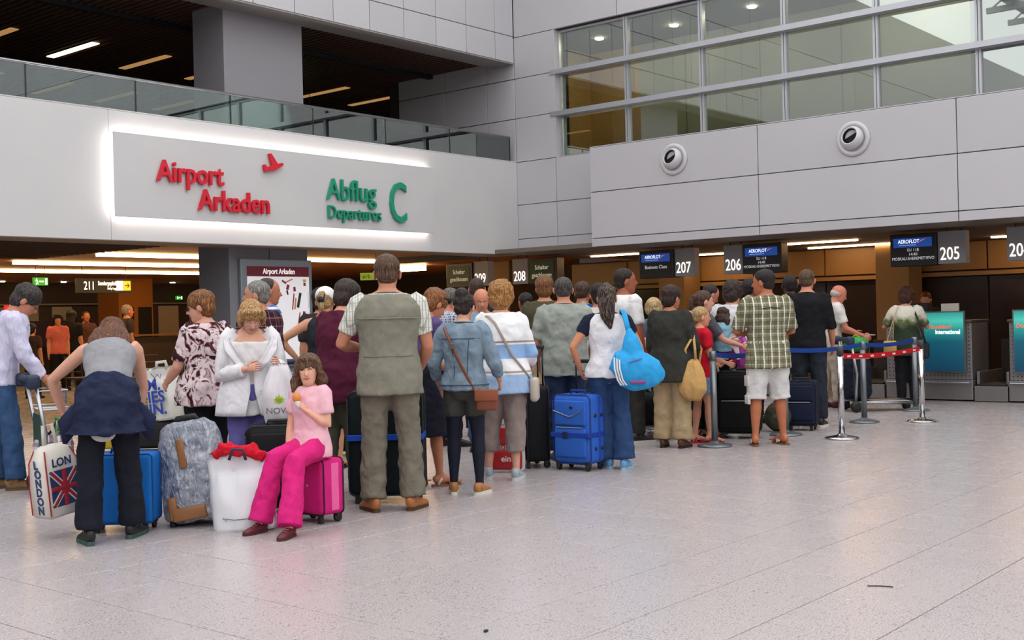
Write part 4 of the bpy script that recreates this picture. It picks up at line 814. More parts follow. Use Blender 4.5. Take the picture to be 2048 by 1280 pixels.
figure('man in a black printed t-shirt bowing his head to the right', 1388, 14.0, 58, 1.74, zref=1.5, lean=16, head=(8, 30), hair=('buzz', '241A18', '3C2E2A'), sk='C07E66', wear=[W_('top', cloth('22242A'), infl=.024, sl=.8), W_('trousers', jeans)], shoes=('leather', blackl, soleb), lod=1)
figure('brown-haired woman in a grey t-shirt reaching out to the toddler', 1404, 12.85, 66, 1.60, zref=1.4, sex='f', head=(8, 4), arms=(A_((-.1, .6, -.75), (0, .95, -.15)), A_((.12, .55, -.8), (-.1, .95, -.3))), hair=('tail', '4A3226', '6A4C3A'), sk='D8A48C', wear=[W_('top', greyt, infl=.024, sl=.75), W_('trousers', blackc, infl=.025)], shoes=('sandal', brownl, soleb), lod=1)
figure('blonde girl in a red t-shirt and denim skirt beside the belt post', 1405, 12.3, 62, 1.42, sex='f', hs=1.1, head=(14, 2), arms=(A_((-.1, .2, -1), (0, .8, -.3)), A_((.12, .12, -1), (0, .85, -.3))), hair=('tail', 'B08C5C', 'E0C494'), sk='DCA284', feet=((-.07, -.05), (.07, .05)), wear=[W_('top', redc, hem=-.07, infl=.018, sl=.6, slr=.016), W_('skirt', cloth('6C86A8'), to=.52, infl=.015, flare=.02)], shoes=('sandal', plain('B81C2C', .5), plain('B81C2C', .5)), lod=1)
figure('curly-haired woman in a white lace top behind the toddler', 1464, 13.4, 22, 1.70, zref=1.2, sex='f', fat=1.15, head=(14, 10), arms=(A_((-.2, .3, -.9), (0, .9, .0)), A_((.35, .2, -.9), (-.25, .8, -.35))), hair=('curly', '2E201C', '50382E'), sk='D09A80', wear=[W_('top', cloth('CFCBD0', .85, .8, 'white_lace', 'E6E2E6'), hem=-.03, infl=.034, sl=.95, slr=.05, flare=.03), W_('trousers', blackc, infl=.02)], shoes=('leather', blackl, soleb), lod=1)
td = spot(1444, 12.85, .95); td.z = .66
figure('toddler in a light blue top carried in the arms of the women', 0, 0, 20, .88, loc=td, sex='f', hs=1.35, hipz=.30, lean=6, head=(20, 10), hair=('wavy', '3A2620', '5A4034'), sk='E0AC94', feet=((-.08, .12, .05), (.08, .14, .05)), knees=((-.09, .16, .22), (.09, .16, .22)), arms=(A_((-.5, .4, -.6), (.2, .8, .1)), A_((.5, .3, -.7), (-.2, .8, 0))), wear=[W_('top', ltblue, infl=.016, sl=.6, vox=.011), W_('trousers', mag, infl=.014, vox=.011)], shoes=('sneaker', solew, solew), lod=1)
figure('man in a black jacket deep in the queue behind the plaid shirt', 1500, 14.4, 60, 1.76, zref=1.5, hair=('short', '181414'), sk='8A5A44', wear=[W_('top', cloth('191A1E'), infl=.03, sl=1.85), W_('trousers', blackc)], shoes=('leather', blackl, soleb), lod=2)
plaidman = figure('man in an olive plaid shirt and white cargo shorts with arms folded', 1540, 11.95, -18, 1.785, fat=1.08, head=(-52, 4), arms=(A_((-.35, .25, -.9), (.75, .65, -.1)), A_((.3, .25, -.95), (-.7, .68, .0))), hair=('short', '1E1614', '382A26'), sk='B5714F', facial=True, feet=((-.15, .0), (.16, .05)), splay=-12, shw=1.04,
    wear=[W_('top', plaid_gr, hem=-.075, infl=.03, sl=.92, slr=.028, flare=.015, collar=True, fold=.026), W_('trousers', whitesh, infl=.034, to=1.12, flare=.05, name='cargo_shorts')], shoes=('flipflop', plain('DCD6D0', .6), plain('7A5038', .7)), lod=0)
figure('dark-skinned man with a pale collar behind the black shirt', 1580, 14.6, -14, 1.80, zref=1.6, hair=('buzz', '14100F'), sk='5A3626', wear=[W_('top', cloth('34242C'), infl=.024, collar=True, cm=cloth('A9A6AE')), W_('trousers', blackc)], shoes=('leather', blackl, soleb), lod=2)
figure('man in a black shirt and dark jeans with cropped fair hair', 1616, 13.75, 4, 1.84, zref=.9, head=(8, 2), arms=(A_((-.22, .05, -1), (.1, .4, -.95)), A_((.24, .12, -1), (.02, .5, -.85))), hair=('buzz', '4E3A2C', '7A6048'), sk='CE8E74', feet=((-.12, 0), (.14, -.05)), wear=[W_('top', cloth('15161A', .8), hem=-.045, infl=.034, sl=1.1, slr=.018, collar=True), W_('trousers', cloth('22262E', .9, .6, 'slate_jeans', '30353F'), infl=.026)], shoes=('sneaker', blackl, solew), lod=1)
figure('white-haired man in a pale waistcoat reading papers at the counter', 1664, 16.3, 74, 1.71, lean=8, head=(4, 22), arms=(A_((-.1, .3, -.9), (0, .9, -.3)), A_((.12, .3, -.9), (0, .85, -.4))), hair=('ring', 'B8B2AC', 'DCD8D2'), sk='C8806A', feet=((-.1, -.1), (.1, .06)), wear=[W_('top', cloth('D6D2CC'), hem=-.06, infl=.026, sl=.75, slr=.02), W_('top', beige, hem=-.05, infl=.036, sl=0, name='waistcoat'), W_('trousers', cloth('B5A698'), infl=.024)], shoes=('leather', plain('5A1C1C', .35), soleb), lod=1)
figure('woman in a white and green dyed shirt standing at counter 205', 1813, 16.6, 3, 1.63, zref=.9, sex='f', fat=1.1, head=(20, 14), arms=(A_((-.5, .25, -.8), (.1, .9, .1)), A_((.4, .3, -.8), (-.1, .9, .1))), hair=('curly', '3A1A14', '5E2E22'), sk='C89078', feet=((-.08, 0), (.09, 0)), wear=[W_('top', meadow, hem=-.10, infl=.03, sl=.85, slr=.025), W_('trousers', blackc, infl=.018)], shoes=('leather', blackl, soleb), lod=1)
figure('red-haired check-in agent behind the teal counter', 1853, 18.75, 170, 1.60, zref=1.4, sex='f', head=(20, 20), hair=('tail', '6A2A18', '9A4A2A'), sk='CF957C', wear=[W_('top', cloth('2A3040'), infl=.02, sl=1.8), W_('skirt', navyc, to=.5)], shoes=('leather', blackl, soleb), lod=2)
# ---- far back under the gallery
figure('grey-haired man in a dark t-shirt walking under the gallery', 254, 24.0, 70, 1.80, zref=1.4, hair=('short', '8A7A70'), sk='B8785C', wear=[W_('top', cloth('3A3030'), infl=.02), W_('trousers', blackc)], shoes=('leather', blackl, soleb), lod=2)
figure('woman in a pink top standing in the cafe under the gallery', 116, 25.0, 175, 1.66, zref=1.2, sex='f', hair=('long', '1C1412'), sk='C68A70', wear=[W_('top', cloth('C86A62'), infl=.02), W_('trousers', blackc)], shoes=('leather', blackl, soleb), lod=2)
figure('dark-haired woman in black beside the pink top in the cafe', 143, 25.6, 20, 1.74, zref=1.2, sex='f', hair=('long', '14100F'), wear=[W_('top', blackc, infl=.02), W_('trousers', blackc)], shoes=('leather', blackl, soleb), lod=2)
figure('person in brown further right in the cafe', 172, 26.5, 160, 1.72, zref=1.2, hair=('short', '3A2418'), sk='A8684C', wear=[W_('top', cloth('4A2E24'), infl=.02), W_('trousers', blackc)], shoes=('leather', blackl, soleb), lod=2)
figure('dark-haired cafe guest behind the lavender shirt', 64, 23.0, 30, 1.45, zref=1.0, sex='f', hair=('full', '120E0D'), wear=[W_('top', cloth('3A2A26'), infl=.02), W_('trousers', blackc)], shoes=('leather', blackl, soleb), lod=2)

vm = FIG['tall man in a sage vest and khaki trousers seen from behind']; seam(vm, [(.235, a) for a in range(216, 325, 9)], .046, vestm, 'yoke_edge', .005); seam(vm, [(.09, a) for a in range(216, 325, 9)], .041, vestm, 'waist_seam', .0035)
dn = FIG['young woman in a washed denim jacket, dark shorts and tights']; sm_ = cloth('3E4E60', .9)
seam(dn, [(.255, a) for a in range(195, 346, 10)], .026, sm_, 'yoke_seam'); seam(dn, [(.25 - .02 * k, 246 + .6 * k) for k in range(12)], .025, sm_); seam(dn, [(.25 - .02 * k, 294 - .6 * k) for k in range(12)], .025, sm_); seam(dn, [(.028, a) for a in range(180, 361, 10)], .040, sm_, 'waistband_seam', .004)

seam(plaidman, [(.262 + .006 * math.sin(R((a - 248) * 4)), a) for a in range(248, 293, 4)], .036, plain('2A2822', .7), 'back_print', .005); seam(plaidman, [(.205, a) for a in range(262, 283, 4)], .036, plain('2A2822', .7), 'back_print', .004)

bw = FIG['woman bending forward with a navy sweatshirt tied at her waist']; G().ell((-.02, -.13, .70), (.075, .03, .05)).build('sweatshirt_lining', cloth('B9B6B2'), bw['E'], True)
for s_ in (-1, 1): G().tube([(s_ * .17, -.02, .86), (s_ * .235, -.03, .76), (s_ * .26, -.03, .64)], [(.05, .02), (.07, .025), (.012, .008)], 10, (1, 0, 0)).build('sweatshirt_sleeve', MATS['navy_fleece'], bw['E'], True)
# ================================================================== CHECK-IN, SIGNS, BACKGROUND
gold = newmat('gold_lacquer_panel', '8A6A3A', .4); t = NT(gold); n = t.new('ShaderNodeTexNoise', i_Scale=1.5); t.lk(t.coord('World'), n.inputs['Vector']); t.color(t.mix(n.outputs[0], srgb('7A5C32'), srgb('987848')))
dkgl = plain('2C241E', .16, 0, .1, 'dark_gloss_panel'); brn = plain('4A382A', .6)
cb = G().box((20.75, -16, 0), (21, 15.6, 2.49)).build('wall_checkin', brn); tag(cb, 'dark brown back wall behind the check-in desks', kind='structure')
for k in range(22):
    y0 = -15.5 + k * 1.48
    if y0 + 1.46 > 15.6: break
    G().rbox((20.66, y0 + .01, 1.98), (20.75, y0 + 1.46, 2.46), .004, seg=1).build('panel', gold, cb); G().rbox((20.70, y0 + .01, .05), (20.75, y0 + 1.46, 1.86), .004, seg=1).build('panel', dkgl, cb)
G().box((20.60, -16, 1.88), (20.75, 15.6, 1.95)).build('ledge', gold, cb)
for y0 in (8.1, 12.6, 17.1, 3.6): G().rbox((20.0, y0 - .3, 0), (20.6, y0 + .3, 2.485 if y0 < 13 else 2.6), .01).build('pier', plain('8A6E48', .6), cb)
# far walls under the gallery
ub = G().box((-16, 31, 0), (24, 31.3, 2.6)).build('wall_arcade', plain('4A382E', .7)); tag(ub, 'back wall of the arcade far under the gallery', kind='structure')
for x0, x1, z1, m_ in ((15.4, 16.6, 1.95, 'A89880'), (17.0, 17.6, 1.95, 'B8A890'), (18.6, 19.1, 1.9, '6A6058'), (20.4, 21.1, 1.95, 'C8A888'), (21.5, 22.4, 1.95, 'B89878'), (13.0, 14.2, 1.9, '8A8278')):
    G().rbox((x0, 30.95, 0), (x1, 31, z1), .01, seg=1).build('panel', plain(m_, .7), ub)
G().box((-16, 30.9, 2.0), (24, 31, 2.04)).build('trim_4', plain('9A8A78', .6), ub)
us = G().box((-16.3, YL + .4, 0), (-16, 34, 6.4)).build('wall_arcade_side', brn); tag(us, 'side wall at the far left end of the arcade', kind='structure')
ue = G().box((21, 15.6, 0), (23.6, 15.75, 2.6)).build('wall_arcade_end', brn); tag(ue, 'brown wall closing the check-in corner', kind='structure')
uo = empty('pillar', (17.2, 27.6, 0), 0, 'orange square pillar with dark openings far under the gallery', 'pillar')
G().rbox((-.5, -.5, 0), (.5, .5, 2.6), .01).build('shaft', plain('B06A1E', .6), uo); G().box((-.42, -.51, .9), (-.08, -.5, 1.85)).build('niche_shade', dark, uo); G().box((.05, -.51, .9), (.45, -.5, 1.85)).build('niche_shade', dark, uo)  # flat dark plates on the shaft stand for the shade in its openings
par = G().box((11.6, 29.0, 0), (11.66, 29.06, .9)).box((16.9, 29.0, 0), (16.96, 29.06, .9)).rbox((11.5, 29.0, .9), (17.0, 29.06, 1.55), .01).build('partition', plain('3A2038', .6)); tag(par, 'dark purple low partition behind the cafe', 'partition')
bar = empty('cafe_counter', (14.95, 24.6, 0), 0, 'mustard yellow block at the end of the cafe counter', 'counter'); G().rbox((-.22, -.3, 0), (.22, .3, 1.12), .01).build('body', plain('8A6A14', .6), bar); G().rbox((-.25, -.33, 1.12), (2.2, .33, 1.16), .008).build('top', plain('6A4A28', .5), bar); G().rbox((.22, -.25, .1), (2.1, .25, 1.1), .01).build('front', plain('2E2018', .6), bar)
rl = empty('railing', (18.9, 25.2, 0), 0, 'wooden rail with mesh panels right of the orange pillar', 'railing'); G().rbox((-1.2, -.05, 1.08), (2.6, .05, 1.15), .01).build('top_rail', plain('5A3A22', .5), rl)
for k in range(5): G().box((-1.2 + k * .95, -.02, 0), (-1.16 + k * .95, .02, 1.08)).build('post', charcoal, rl)
def bar_chair(x, y, lb):
    e = empty('cafe_chair', (x, y, 0), 0, lb, 'chair', 'wire chairs in the cafe'); st = plain('5A5450', .4, .8)
    G().rbox((-.2, -.2, .43), (.2, .2, .46), .01).build('seat', plain('4A3A28', .6), e)
    for sx in (-.18, .18):
        for sy in (-.18, .18): G().tube([(sx, sy, 0), (sx * .9, sy * .9, .44)], .011, 8).build('leg', st, e)
        G().tube([(sx * .9, .18, .44), (sx * .9, .22, .85)], .011, 8).build('back_post', st, e)
    for k in range(3): G().tube([(-.16, .2 + .01 * k, .55 + .13 * k), (.16, .2 + .01 * k, .55 + .13 * k)], .009, 6).build('back_rail', st, e)
for k, (px_, D_) in enumerate(((262, 21.0), (288, 21.5), (315, 22.2), (160, 21.5))): q = spot(px_, D_); bar_chair(q.x, q.y, ['wire cafe chair right behind the bending woman', 'wire cafe chair second from the bending woman', 'wire cafe chair nearest the floral blouse', 'wire cafe chair left of the bending woman'][k])
def exit_sign(x, y, z, w, lb, top=2.6):
    e = empty('exit_sign', (x, y, z), 0, lb, 'exit sign', 'green exit signs')
    for s_ in (-.3, .3): G().tube([(w * s_, .025, w * .5), (w * s_, .025, top - z)], .006, 6).build('hanger', charcoal, e)
    G().rbox((-w / 2, 0, 0), (w / 2, .05, w * .52), .004).build('case', emit('1E8A1E', 1.1), e)
    g = G().tube([(-w * .30, -.003, w * .38), (-w * .30, -.003, w * .44)], w * .035, 8); g.tube([(-w * .30, -.003, w * .36), (-w * .26, -.003, w * .22), (-w * .34, -.003, w * .06)], w * .025, 6).tube([(-w * .26, -.003, w * .22), (-w * .2, -.003, w * .08)], w * .022, 6).tube([(-w * .38, -.003, w * .28), (-w * .30, -.003, w * .34), (-w * .2, -.003, w * .28)], w * .018, 6); g.build('running_figure', emit('E8FFE0', 2), e)
    G().box((-w * .12, -.004, w * .22), (w * .2, -.002, w * .3)).build('arrow', emit('E8FFE0', 2), e); G().box((w * .3, -.004, w * .06), (w * .44, -.002, w * .46)).build('door_symbol', emit('F0FFD8', 2), e); return e
exit_sign(11.86, 22, 2.21, .30, 'green exit sign left of the 211 sign'); exit_sign(16.4, 30.6, 2.1, .22, 'small green exit sign over the cafe'); exit_sign(20.9, 30.6, 2.12, .22, 'small green exit sign far right near the column')
q = at_depth(614, 257, 24); exit_sign(q.x, q.y, q.z - .08, .34, 'green exit sign in the gallery behind the glass balustrade', 6.06)
rs = empty('red_sign', (14.2, 27.9, 1.78), 0, 'small red lit sign in the cafe', 'sign'); G().rbox((-.11, 0, 0), (.11, .04, .16), .005).build('face', emit('D01810', 2.0), rs); G().tube([(0, .02, .15), (0, .02, .82)], .006, 6).build('hanger', charcoal, rs)
sb = empty('baggage_sign', (13.27, 22, 2.06), 0, 'black hanging sign reading 211 Sondergepaeck with a yellow arrow', 'sign'); G().rbox((-.62, 0, 0), (.6, .12, .3), .006).build('case', dark, sb)
wl_ = emit('FFE8D0', 2.2); Mx = lambda x, z: frame((x, -.004, z), (1, 0, 0), (0, 0, 1))
text_mesh('211', .24, wl_, 'number', sb, Mx(-.50, .07), .001, .70, .001); text_mesh('Sondergepäck', .12, wl_, 'lettering', sb, Mx(-.18, .16), .001, .62, .002); text_mesh('Bulky Luggage', .07, wl_, 'lettering', sb, Mx(.03, .07), .001, .7)
G().box((.24, -.004, .05), (.40, -.001, .25)).build('pictogram', emit('F0DCC0', 1.6), sb); G().box((.41, -.004, .05), (.57, -.001, .25)).build('arrow_field', emit('E0A818', 1.3), sb); g = G().box((.44, -.006, .14), (.53, -.004, .16)); g.prism([(.50, .20), (.545, .15), (.50, .10), (.49, .11), (.525, .15), (.49, .19)], 0, .002, frame((0, -.006, 0), (1, 0, 0), (0, 0, 1))); g.build('arrow', dark, sb)
for x_ in (-.5, .5): G().tube([(x_, .06, .3), (x_, .06, .54)], .008, 6).build('hanger', charcoal, sb)

# ---- illuminated shopping-arcade sign on the white parapet
sg = empty('arcade_sign', (11.32, YL, 2.785), 0, 'long backlit sign reading Airport Arkaden and Abflug Departures C', 'sign')
G().rbox((-2.96, -.115, 0), (2.97, -.085, 1.09), .004, seg=1).build('panel', white, sg)
ld = emit('FFF6EE', 20)
for lo, hi in (((-2.93, -.08, 1.045), (2.9, -.06, 1.06)), ((-2.93, -.08, .03), (2.9, -.06, .045)), ((-2.93, -.08, .045), (-2.915, -.06, 1.045))): G().box(lo, hi).build('led_strip', ld, sg)
for x_ in (-2.4, -.8, .8, 2.4): G().box((x_ - .02, -.085, .2), (x_ + .02, 0, .9)).build('bracket', joint, sg)
redl = plain('D0142C', .45); grl = plain('149070', .45); side_ = plain('B9B9B4', .5)
def word(txt, x, z, size, mat, xs=1., bold=.008):
    """raised letters, each its own part"""
    o = text_mesh(txt, size, mat, 'word', None, None, .022, xs, bold); me = o.data; bm = bmesh.new(); bm.from_mesh(me); bpy.data.objects.remove(o)
    seen = set(); comps = []
    for v in bm.verts:
        if v.index in seen: continue
        st = [v]; seen.add(v.index); c = []
        while st:
            a = st.pop(); c.append(a)
            for e in a.link_edges:
                b = e.other_vert(a)
                if b.index not in seen: seen.add(b.index); st.append(b)
        comps.append([min(p.co.x for p in c), max(p.co.x for p in c), c])
    comps.sort(key=lambda c: c[0]); gr = []
    for c in comps:
        if gr and (min(c[1], gr[-1][1]) - max(c[0], gr[-1][0])) > .5 * (c[1] - c[0]): gr[-1][2] += c[2]; gr[-1][1] = max(gr[-1][1], c[1])
        else: gr.append(c)
    for a, b_, vs in gr:
        ids = {v.index: i for i, v in enumerate(vs)}; fs = [[ids[v.index] for v in f.verts] for f in bm.faces if all(v.index in ids for v in f.verts)]
        G().add([Vector((x + v.co.x, -.150 - v.co.z, z + v.co.y)) for v in vs], fs).build('letter', mat, sg)
        cv = min(vs, key=lambda v: (v.co.x - a) ** 2 * .3 + (v.co.y - size * .3) ** 2).co; G().box((x + cv.x, -.13, z + cv.y - .01), (x + cv.x + .02, -.112, z + cv.y + .01)).build('standoff', side_, sg)
    bm.free()
word('Airport', -2.36, .50, .40, redl, .86, .006); word('Arkaden', -1.72, .15, .40, redl, .88, .006); word('Abflug', .58, .43, .46, grl, .86, .002); word('Departures', .58, .145, .28, grl, .86, .001); word('C', 1.88, .15, .92, grl, .62, .004)
pl_ = [(-.20, -.02), (-.13, -.01), (-.02, .0), (-.10, .16), (-.055, .17), (.07, .035), (.16, .06), (.19, .075), (.185, .10), (.14, .09), (.0, .045), (-.14, .01), (-.17, .05), (-.20, .05)]
pl_ = [(-.17, -.03), (.0, .0), (.15, .075), (.17, .11), (.14, .12), (.06, .10), (-.05, .24), (-.09, .235), (-.04, .07), (-.12, .035), (-.165, .075), (-.19, .07)]
G().prism(pl_, 0, .045, frame((-.42, -.13, .78), (1, 0, 0), (0, 0, 1))).build('plane_symbol', redl, sg)

# ---- check-in desks: pairs of counters with a weighing belt between them
perf = newmat('perforated_steel', 'A5A2A2', .35, .7); t = NT(perf); s_ = t.sep(t.coord()); d1 = t.math('SUBTRACT', t.math('FRACT', t.math('MULTIPLY', s_[1], 18)), .5); d2 = t.math('SUBTRACT', t.math('FRACT', t.math('MULTIPLY', s_[2], 18)), .5)
rr_ = t.math('SQRT', t.math('ADD', t.math('MULTIPLY', d1, d1), t.math('MULTIPLY', d2, d2))); t.color(t.mix(t.math('LESS_THAN', rr_, .17), srgb('9A9696'), srgb('3A3838')))
brs = plain('9C9898', .34, .75); bone = plain('C9C2B8', .5)
teal = newmat('backlit_teal_print', '0E5A6A', .4); t = NT(teal); s_ = t.sep(t.coord()); zz = t.math('MULTIPLY', t.math('SUBTRACT', s_[2], .43), 1.19); c = t.ramp(zz, [(.0, srgb('0A3A52')), (.5, srgb('0C5468')), (.7, srgb('1E8A86')), (.86, srgb('4ABFAE')), (1., srgb('2A948E'))])
t.color(c); t.lk(c, t.b.inputs['Emission Color']); t.b.inputs['Emission Strength'].default_value = .55
def counter(y0, y1, lb, text_side):
    e = empty('check_in_counter', (17.0, (y0 + y1) / 2, 0), 0, lb, 'counter', 'check-in counters'); h = (y1 - y0) / 2 - .006
    G().rbox((0, -h, .02), (.75, h, .30), .008).build('plinth', brs, e); G().rbox((.02, -h + .01, .30), (.72, h - .01, 1.12), .01).build('body', perf, e); G().rbox((-.03, -h, 1.12), (.78, h, 1.16), .01).build('worktop', plain('4A4440', .4), e)
    G().tube([(-.05, -h + .03, .27), (-.05, h - .03, .27)], .014, 10).build('bumper_bar', steel, e)
    c = -h + .09 + .29 if text_side < 0 else h - .09 - .29
    p = G().box((-.045, c - .30, .41), (-.012, c + .30, 1.29)).build('frame', plain('8A9496', .3, .8), e); G().box((-.05, c - .28, .43), (-.04, c + .28, 1.27)).build('light_panel', teal, e)
    Mt = lambda y, z: frame((-.053, y, z), (0, -1, 0), (0, 0, 1)); text_mesh('Düsseldorf', .085, emit('E8503C', 1.0), 'lettering', e, Mt(c + .25, 1.04), .0008, .95, .001); text_mesh('International', .085, emit('F4FAF4', 1.2), 'lettering', e, Mt(c + .12, .965), .0008, .82, .0015)
    G().rbox((.3, .1, 1.16), (.5, .4, 1.42), .01).build('monitor', dark, e); G().rbox((.02, -.45, 1.16), (.06, -.2, 1.40), .005).build('notice_holder', bone, e)
def weigh(y0, y1, lb):
    e = empty('weighing_belt', (17.0, (y0 + y1) / 2, 0), 0, lb, 'conveyor', 'weighing belts'); h = (y1 - y0) / 2 - .012
    G().rbox((0, -h, .01), (1.2, h, .22), .006).build('base', brs, e); G().rbox((.02, -h + .03, .22), (1.19, h - .03, .25), .006).build('belt', dark, e)
    for s in (-1, 1): G().rbox((.1, s * (h - .025) - .02, .22), (1.2, s * (h - .025) + .02, .42), .006).build('side_guard', brs, e)
    G().rbox((1.2, -h, .0), (1.3, h, .85), .006).build('hatch', plain('3A302A', .6), e)
DL = {'205': ('weighing belt between the two teal light panels at the right edge', 'steel counter with a teal light panel where the dyed-shirt woman stands', 'steel counter with a teal light panel cut off by the right edge', 'baggage belt between the chrome posts and the dyed-shirt woman'),
      '207': ('weighing belt hidden behind the queue under the Business Class screen', 'steel counter under the Business Class screen behind the queue', 'steel counter behind the man in the black shirt', 'baggage belt behind the young man in the white t-shirt'),
      '209': ('weighing belt in the dark corner under the gallery', 'steel counter deepest in the corner under the gallery', 'steel counter under the closed-counter screen', 'last baggage belt in the row, deep under the gallery')}
nm_ = {5.52: ('205', '204'), 10.0: ('207', '206'), 14.48: ('209', '208')}
for c_, (a, b) in nm_.items():
    L_ = DL[a]; weigh(c_ - .26, c_ + .22, L_[0]); counter(c_ + .22, c_ + 1.5, L_[1], -1); counter(c_ - 1.56, c_ - .26, L_[2], 1); weigh(c_ + 1.51, c_ + 2.2, L_[3])
# ---- hanging number signs and screens
scr_b = emit('1A4A9A', .55); scr_d = emit('0A0A10', .12); numm = emit('FFF0E4', 1.5); signg = plain('86868A', .5)
def num_sign(num, y0, y1, lines, left_screen, lb):
    """number plate y0..y1; the screen hangs on its left (+y) or right"""
    e = empty('desk_sign', (17.0, (y0 + y1) / 2, 2.0), 0, lb, 'sign', 'desk number signs'); h = (y1 - y0) / 2; Mt = lambda y, z, x=-.004: frame((x, y, z), (0, -1, 0), (0, 0, 1))
    G().rbox((0, -h, -.03), (.16, h, .44), .006).build('number_plate', signg, e); text_mesh(num, .26, numm, 'number', e, Mt(h - .03, .03),   .002, .74, .0)
    s0, s1 = (h, h + .70) if left_screen else (-h - .70, -h); c = (s0 + s1) / 2
    G().rbox((-.03, s0 + .005, -.04), (.2, s1 - .005, .43), .012).build('screen_case', plain('131114', .4), e); G().box((-.034, s0 + .06, .02), (-.028, s1 - .05, .37)).build('screen', scr_d, e)
    if lines == 'closed':
        G().box((-.036, s0 + .07, .03), (-.033, s1 - .07, .36)).build('screen_field', emit('0E241A', .3), e)
        for q, tx in enumerate(('Schalter', 'geschlossen')): text_mesh(tx, .115, emit('B8B49A', .8), 'lettering', e, Mt(c, .22 - q * .14, -.038), .0005, .85, 0, 'CENTER')
    else:
        G().box((-.036, s0 + .07, .235), (-.033, s1 - .06, .37)).build('banner', scr_b, e); text_mesh('AEROFLOT', .075, emit('E8EEF8', 1.1), 'lettering', e, Mt(s1 - .13, .295, -.038), .0005, .85, .001); G().box((0, .262, 0), (.26, .272, .0005), Mt(s1 - .14, 0, -.037)).build('subtitle_print', emit('8AA4D8', .6), e)
        G().prism([(0, 0), (.10, .05), (.03, .035)], 0, .001, Mt(s1 - .44, .30, -.037)).build('logo', emit('D85A6A', .8), e)
        for q, tx in enumerate(lines): text_mesh(tx, (.06 if len(lines) > 1 else .085), emit('C4C4C8', .7), 'lettering', e, Mt(c, (.175 if len(lines) > 1 else .12) - q * .062, -.038), .0005, .9 if len(tx) > 9 else 1, 0, 'CENTER')
    for y_ in (-.1, .1): G().tube([(.09, y_, .44), (.09, y_, .487 if y0 < 13.3 else .60)], .012, 8).build('hanger', charcoal, e)
SU = ('SU 118', '14:40', 'MOSKAU-SHEREMETYEVO')
num_sign('205', 5.80, 6.20, SU, True, 'hanging desk sign 205 with a flight screen on its left')
num_sign('204', 4.84, 5.24, SU, False, 'hanging desk sign starting 20 cut off at the right edge')
num_sign('206', 9.35, 9.70, SU, False, 'hanging desk sign 206 with a flight screen on its right')
num_sign('207', 10.25, 10.64, ('Business Class',), True, 'hanging desk sign 207 with a Business Class screen')
num_sign('208', 13.82, 14.20, 'closed', False, 'hanging desk sign 208 with a closed-counter screen')
num_sign('209', 14.80, 15.18, 'closed', True, 'hanging desk sign 209 above the man in black')
gs = empty('airline_sign', tuple(at_depth(752, 553, 21)), R(-50), 'small yellow-green lit sign behind the tall man in the vest', 'sign'); G().rbox((-.28, 0, -.06), (.28, .06, .07), .006).build('face', emit('8A9A30', .7), gs); G().tube([(0, .03, .06), (0, .03, 2.6 - gs.location.z)], .006, 6).build('hanger', charcoal, gs); text_mesh('airb', .11, dark, 'lettering', gs, frame((-.25, -.004, -.03), (1, 0, 0), (0, 0, 1)), .001, .9)
# ---- belt posts
blueb = cloth('1C3E8C', .7, .1, 'blue_webbing'); redb = cloth('B81420', .7, .1, 'red_webbing')
pchr = plain('C8C8CA', .12, 1.); pgry = plain('7E8488', .35, .7)
def post(px_, D_, mat, lb, h=.97):
    p = spot(px_, D_); e = empty('belt_post', p, 0, lb, 'barrier post', 'belt barrier posts')
    G().lathe((0, 0, 0), [(.172, 0), (.178, .008), (.172, .018), (.10, .032), (.045, .045), (.034, .06)], 36).build('base', mat, e, True); G().lathe((0, 0, 0), [(.033, .045), (.033, h - .09)], 24).build('tube', mat, e, True); G().lathe((0, 0, 0), [(.036, h - .09), (.036, h - .005), (.03, h)], 24).build('head', plain('3A3C40', .5) if mat is pchr else mat, e, True); return e
Pa = post(1430, 12.0, pgry, 'grey belt post beside the girl in red'); Pf = post(1572, 12.9, pgry, 'grey belt post behind the legs of the man in white shorts'); Pb = post(1684, 12.4, pchr, 'polished chrome belt post nearest the camera'); Pc = post(1729, 14.1, pgry, 'grey belt post right of the nearest chrome post'); Pd = post(1832, 15.5, pgry, 'grey belt post farthest back by the counter'); Pe = post(1845, 14.0, pchr, 'polished chrome belt post in front of the teal counter')
def belt(p, q, z, mat, h=.05, txt=None):
    a, b = Vector(p.location), Vector(q.location); d = (b - a); L = d.length; d.normalize(); n = 10; g = G(); pts = []
    for i in range(n + 1): u = i / n; pts.append(d * (.036 + (L - .072) * u) + V(0, 0, z - .03 * 4 * u * (1 - u)))
    g.tube(pts, [(.0016, h / 2)] * (n + 1), 8, Vector((-d.y, d.x, 0))); o = g.build('belt', mat, p)
    if txt:
        sd = d if d.dot(right0) > 0 else -d; nrm = sd.cross(UP)
        for k in range(7): c = d * (L * (k + .7) / 7.4) + V(0, 0, z - .012 - .03 * 4 * ((k + .7) / 7.4) * (1 - (k + .7) / 7.4)); G().box((-.04, .002, 0), (.04, .022, .0008), frame(c + nrm * .004, sd, UP)).build('white_print', plain('E6D2D2', .6), p)
belt(Pa, Pf, .93, blueb); belt(Pf, Pc, .93, blueb); belt(Pc, Pd, .93, blueb); belt(Pb, Pe, .87, redb, .055, 'DUS')
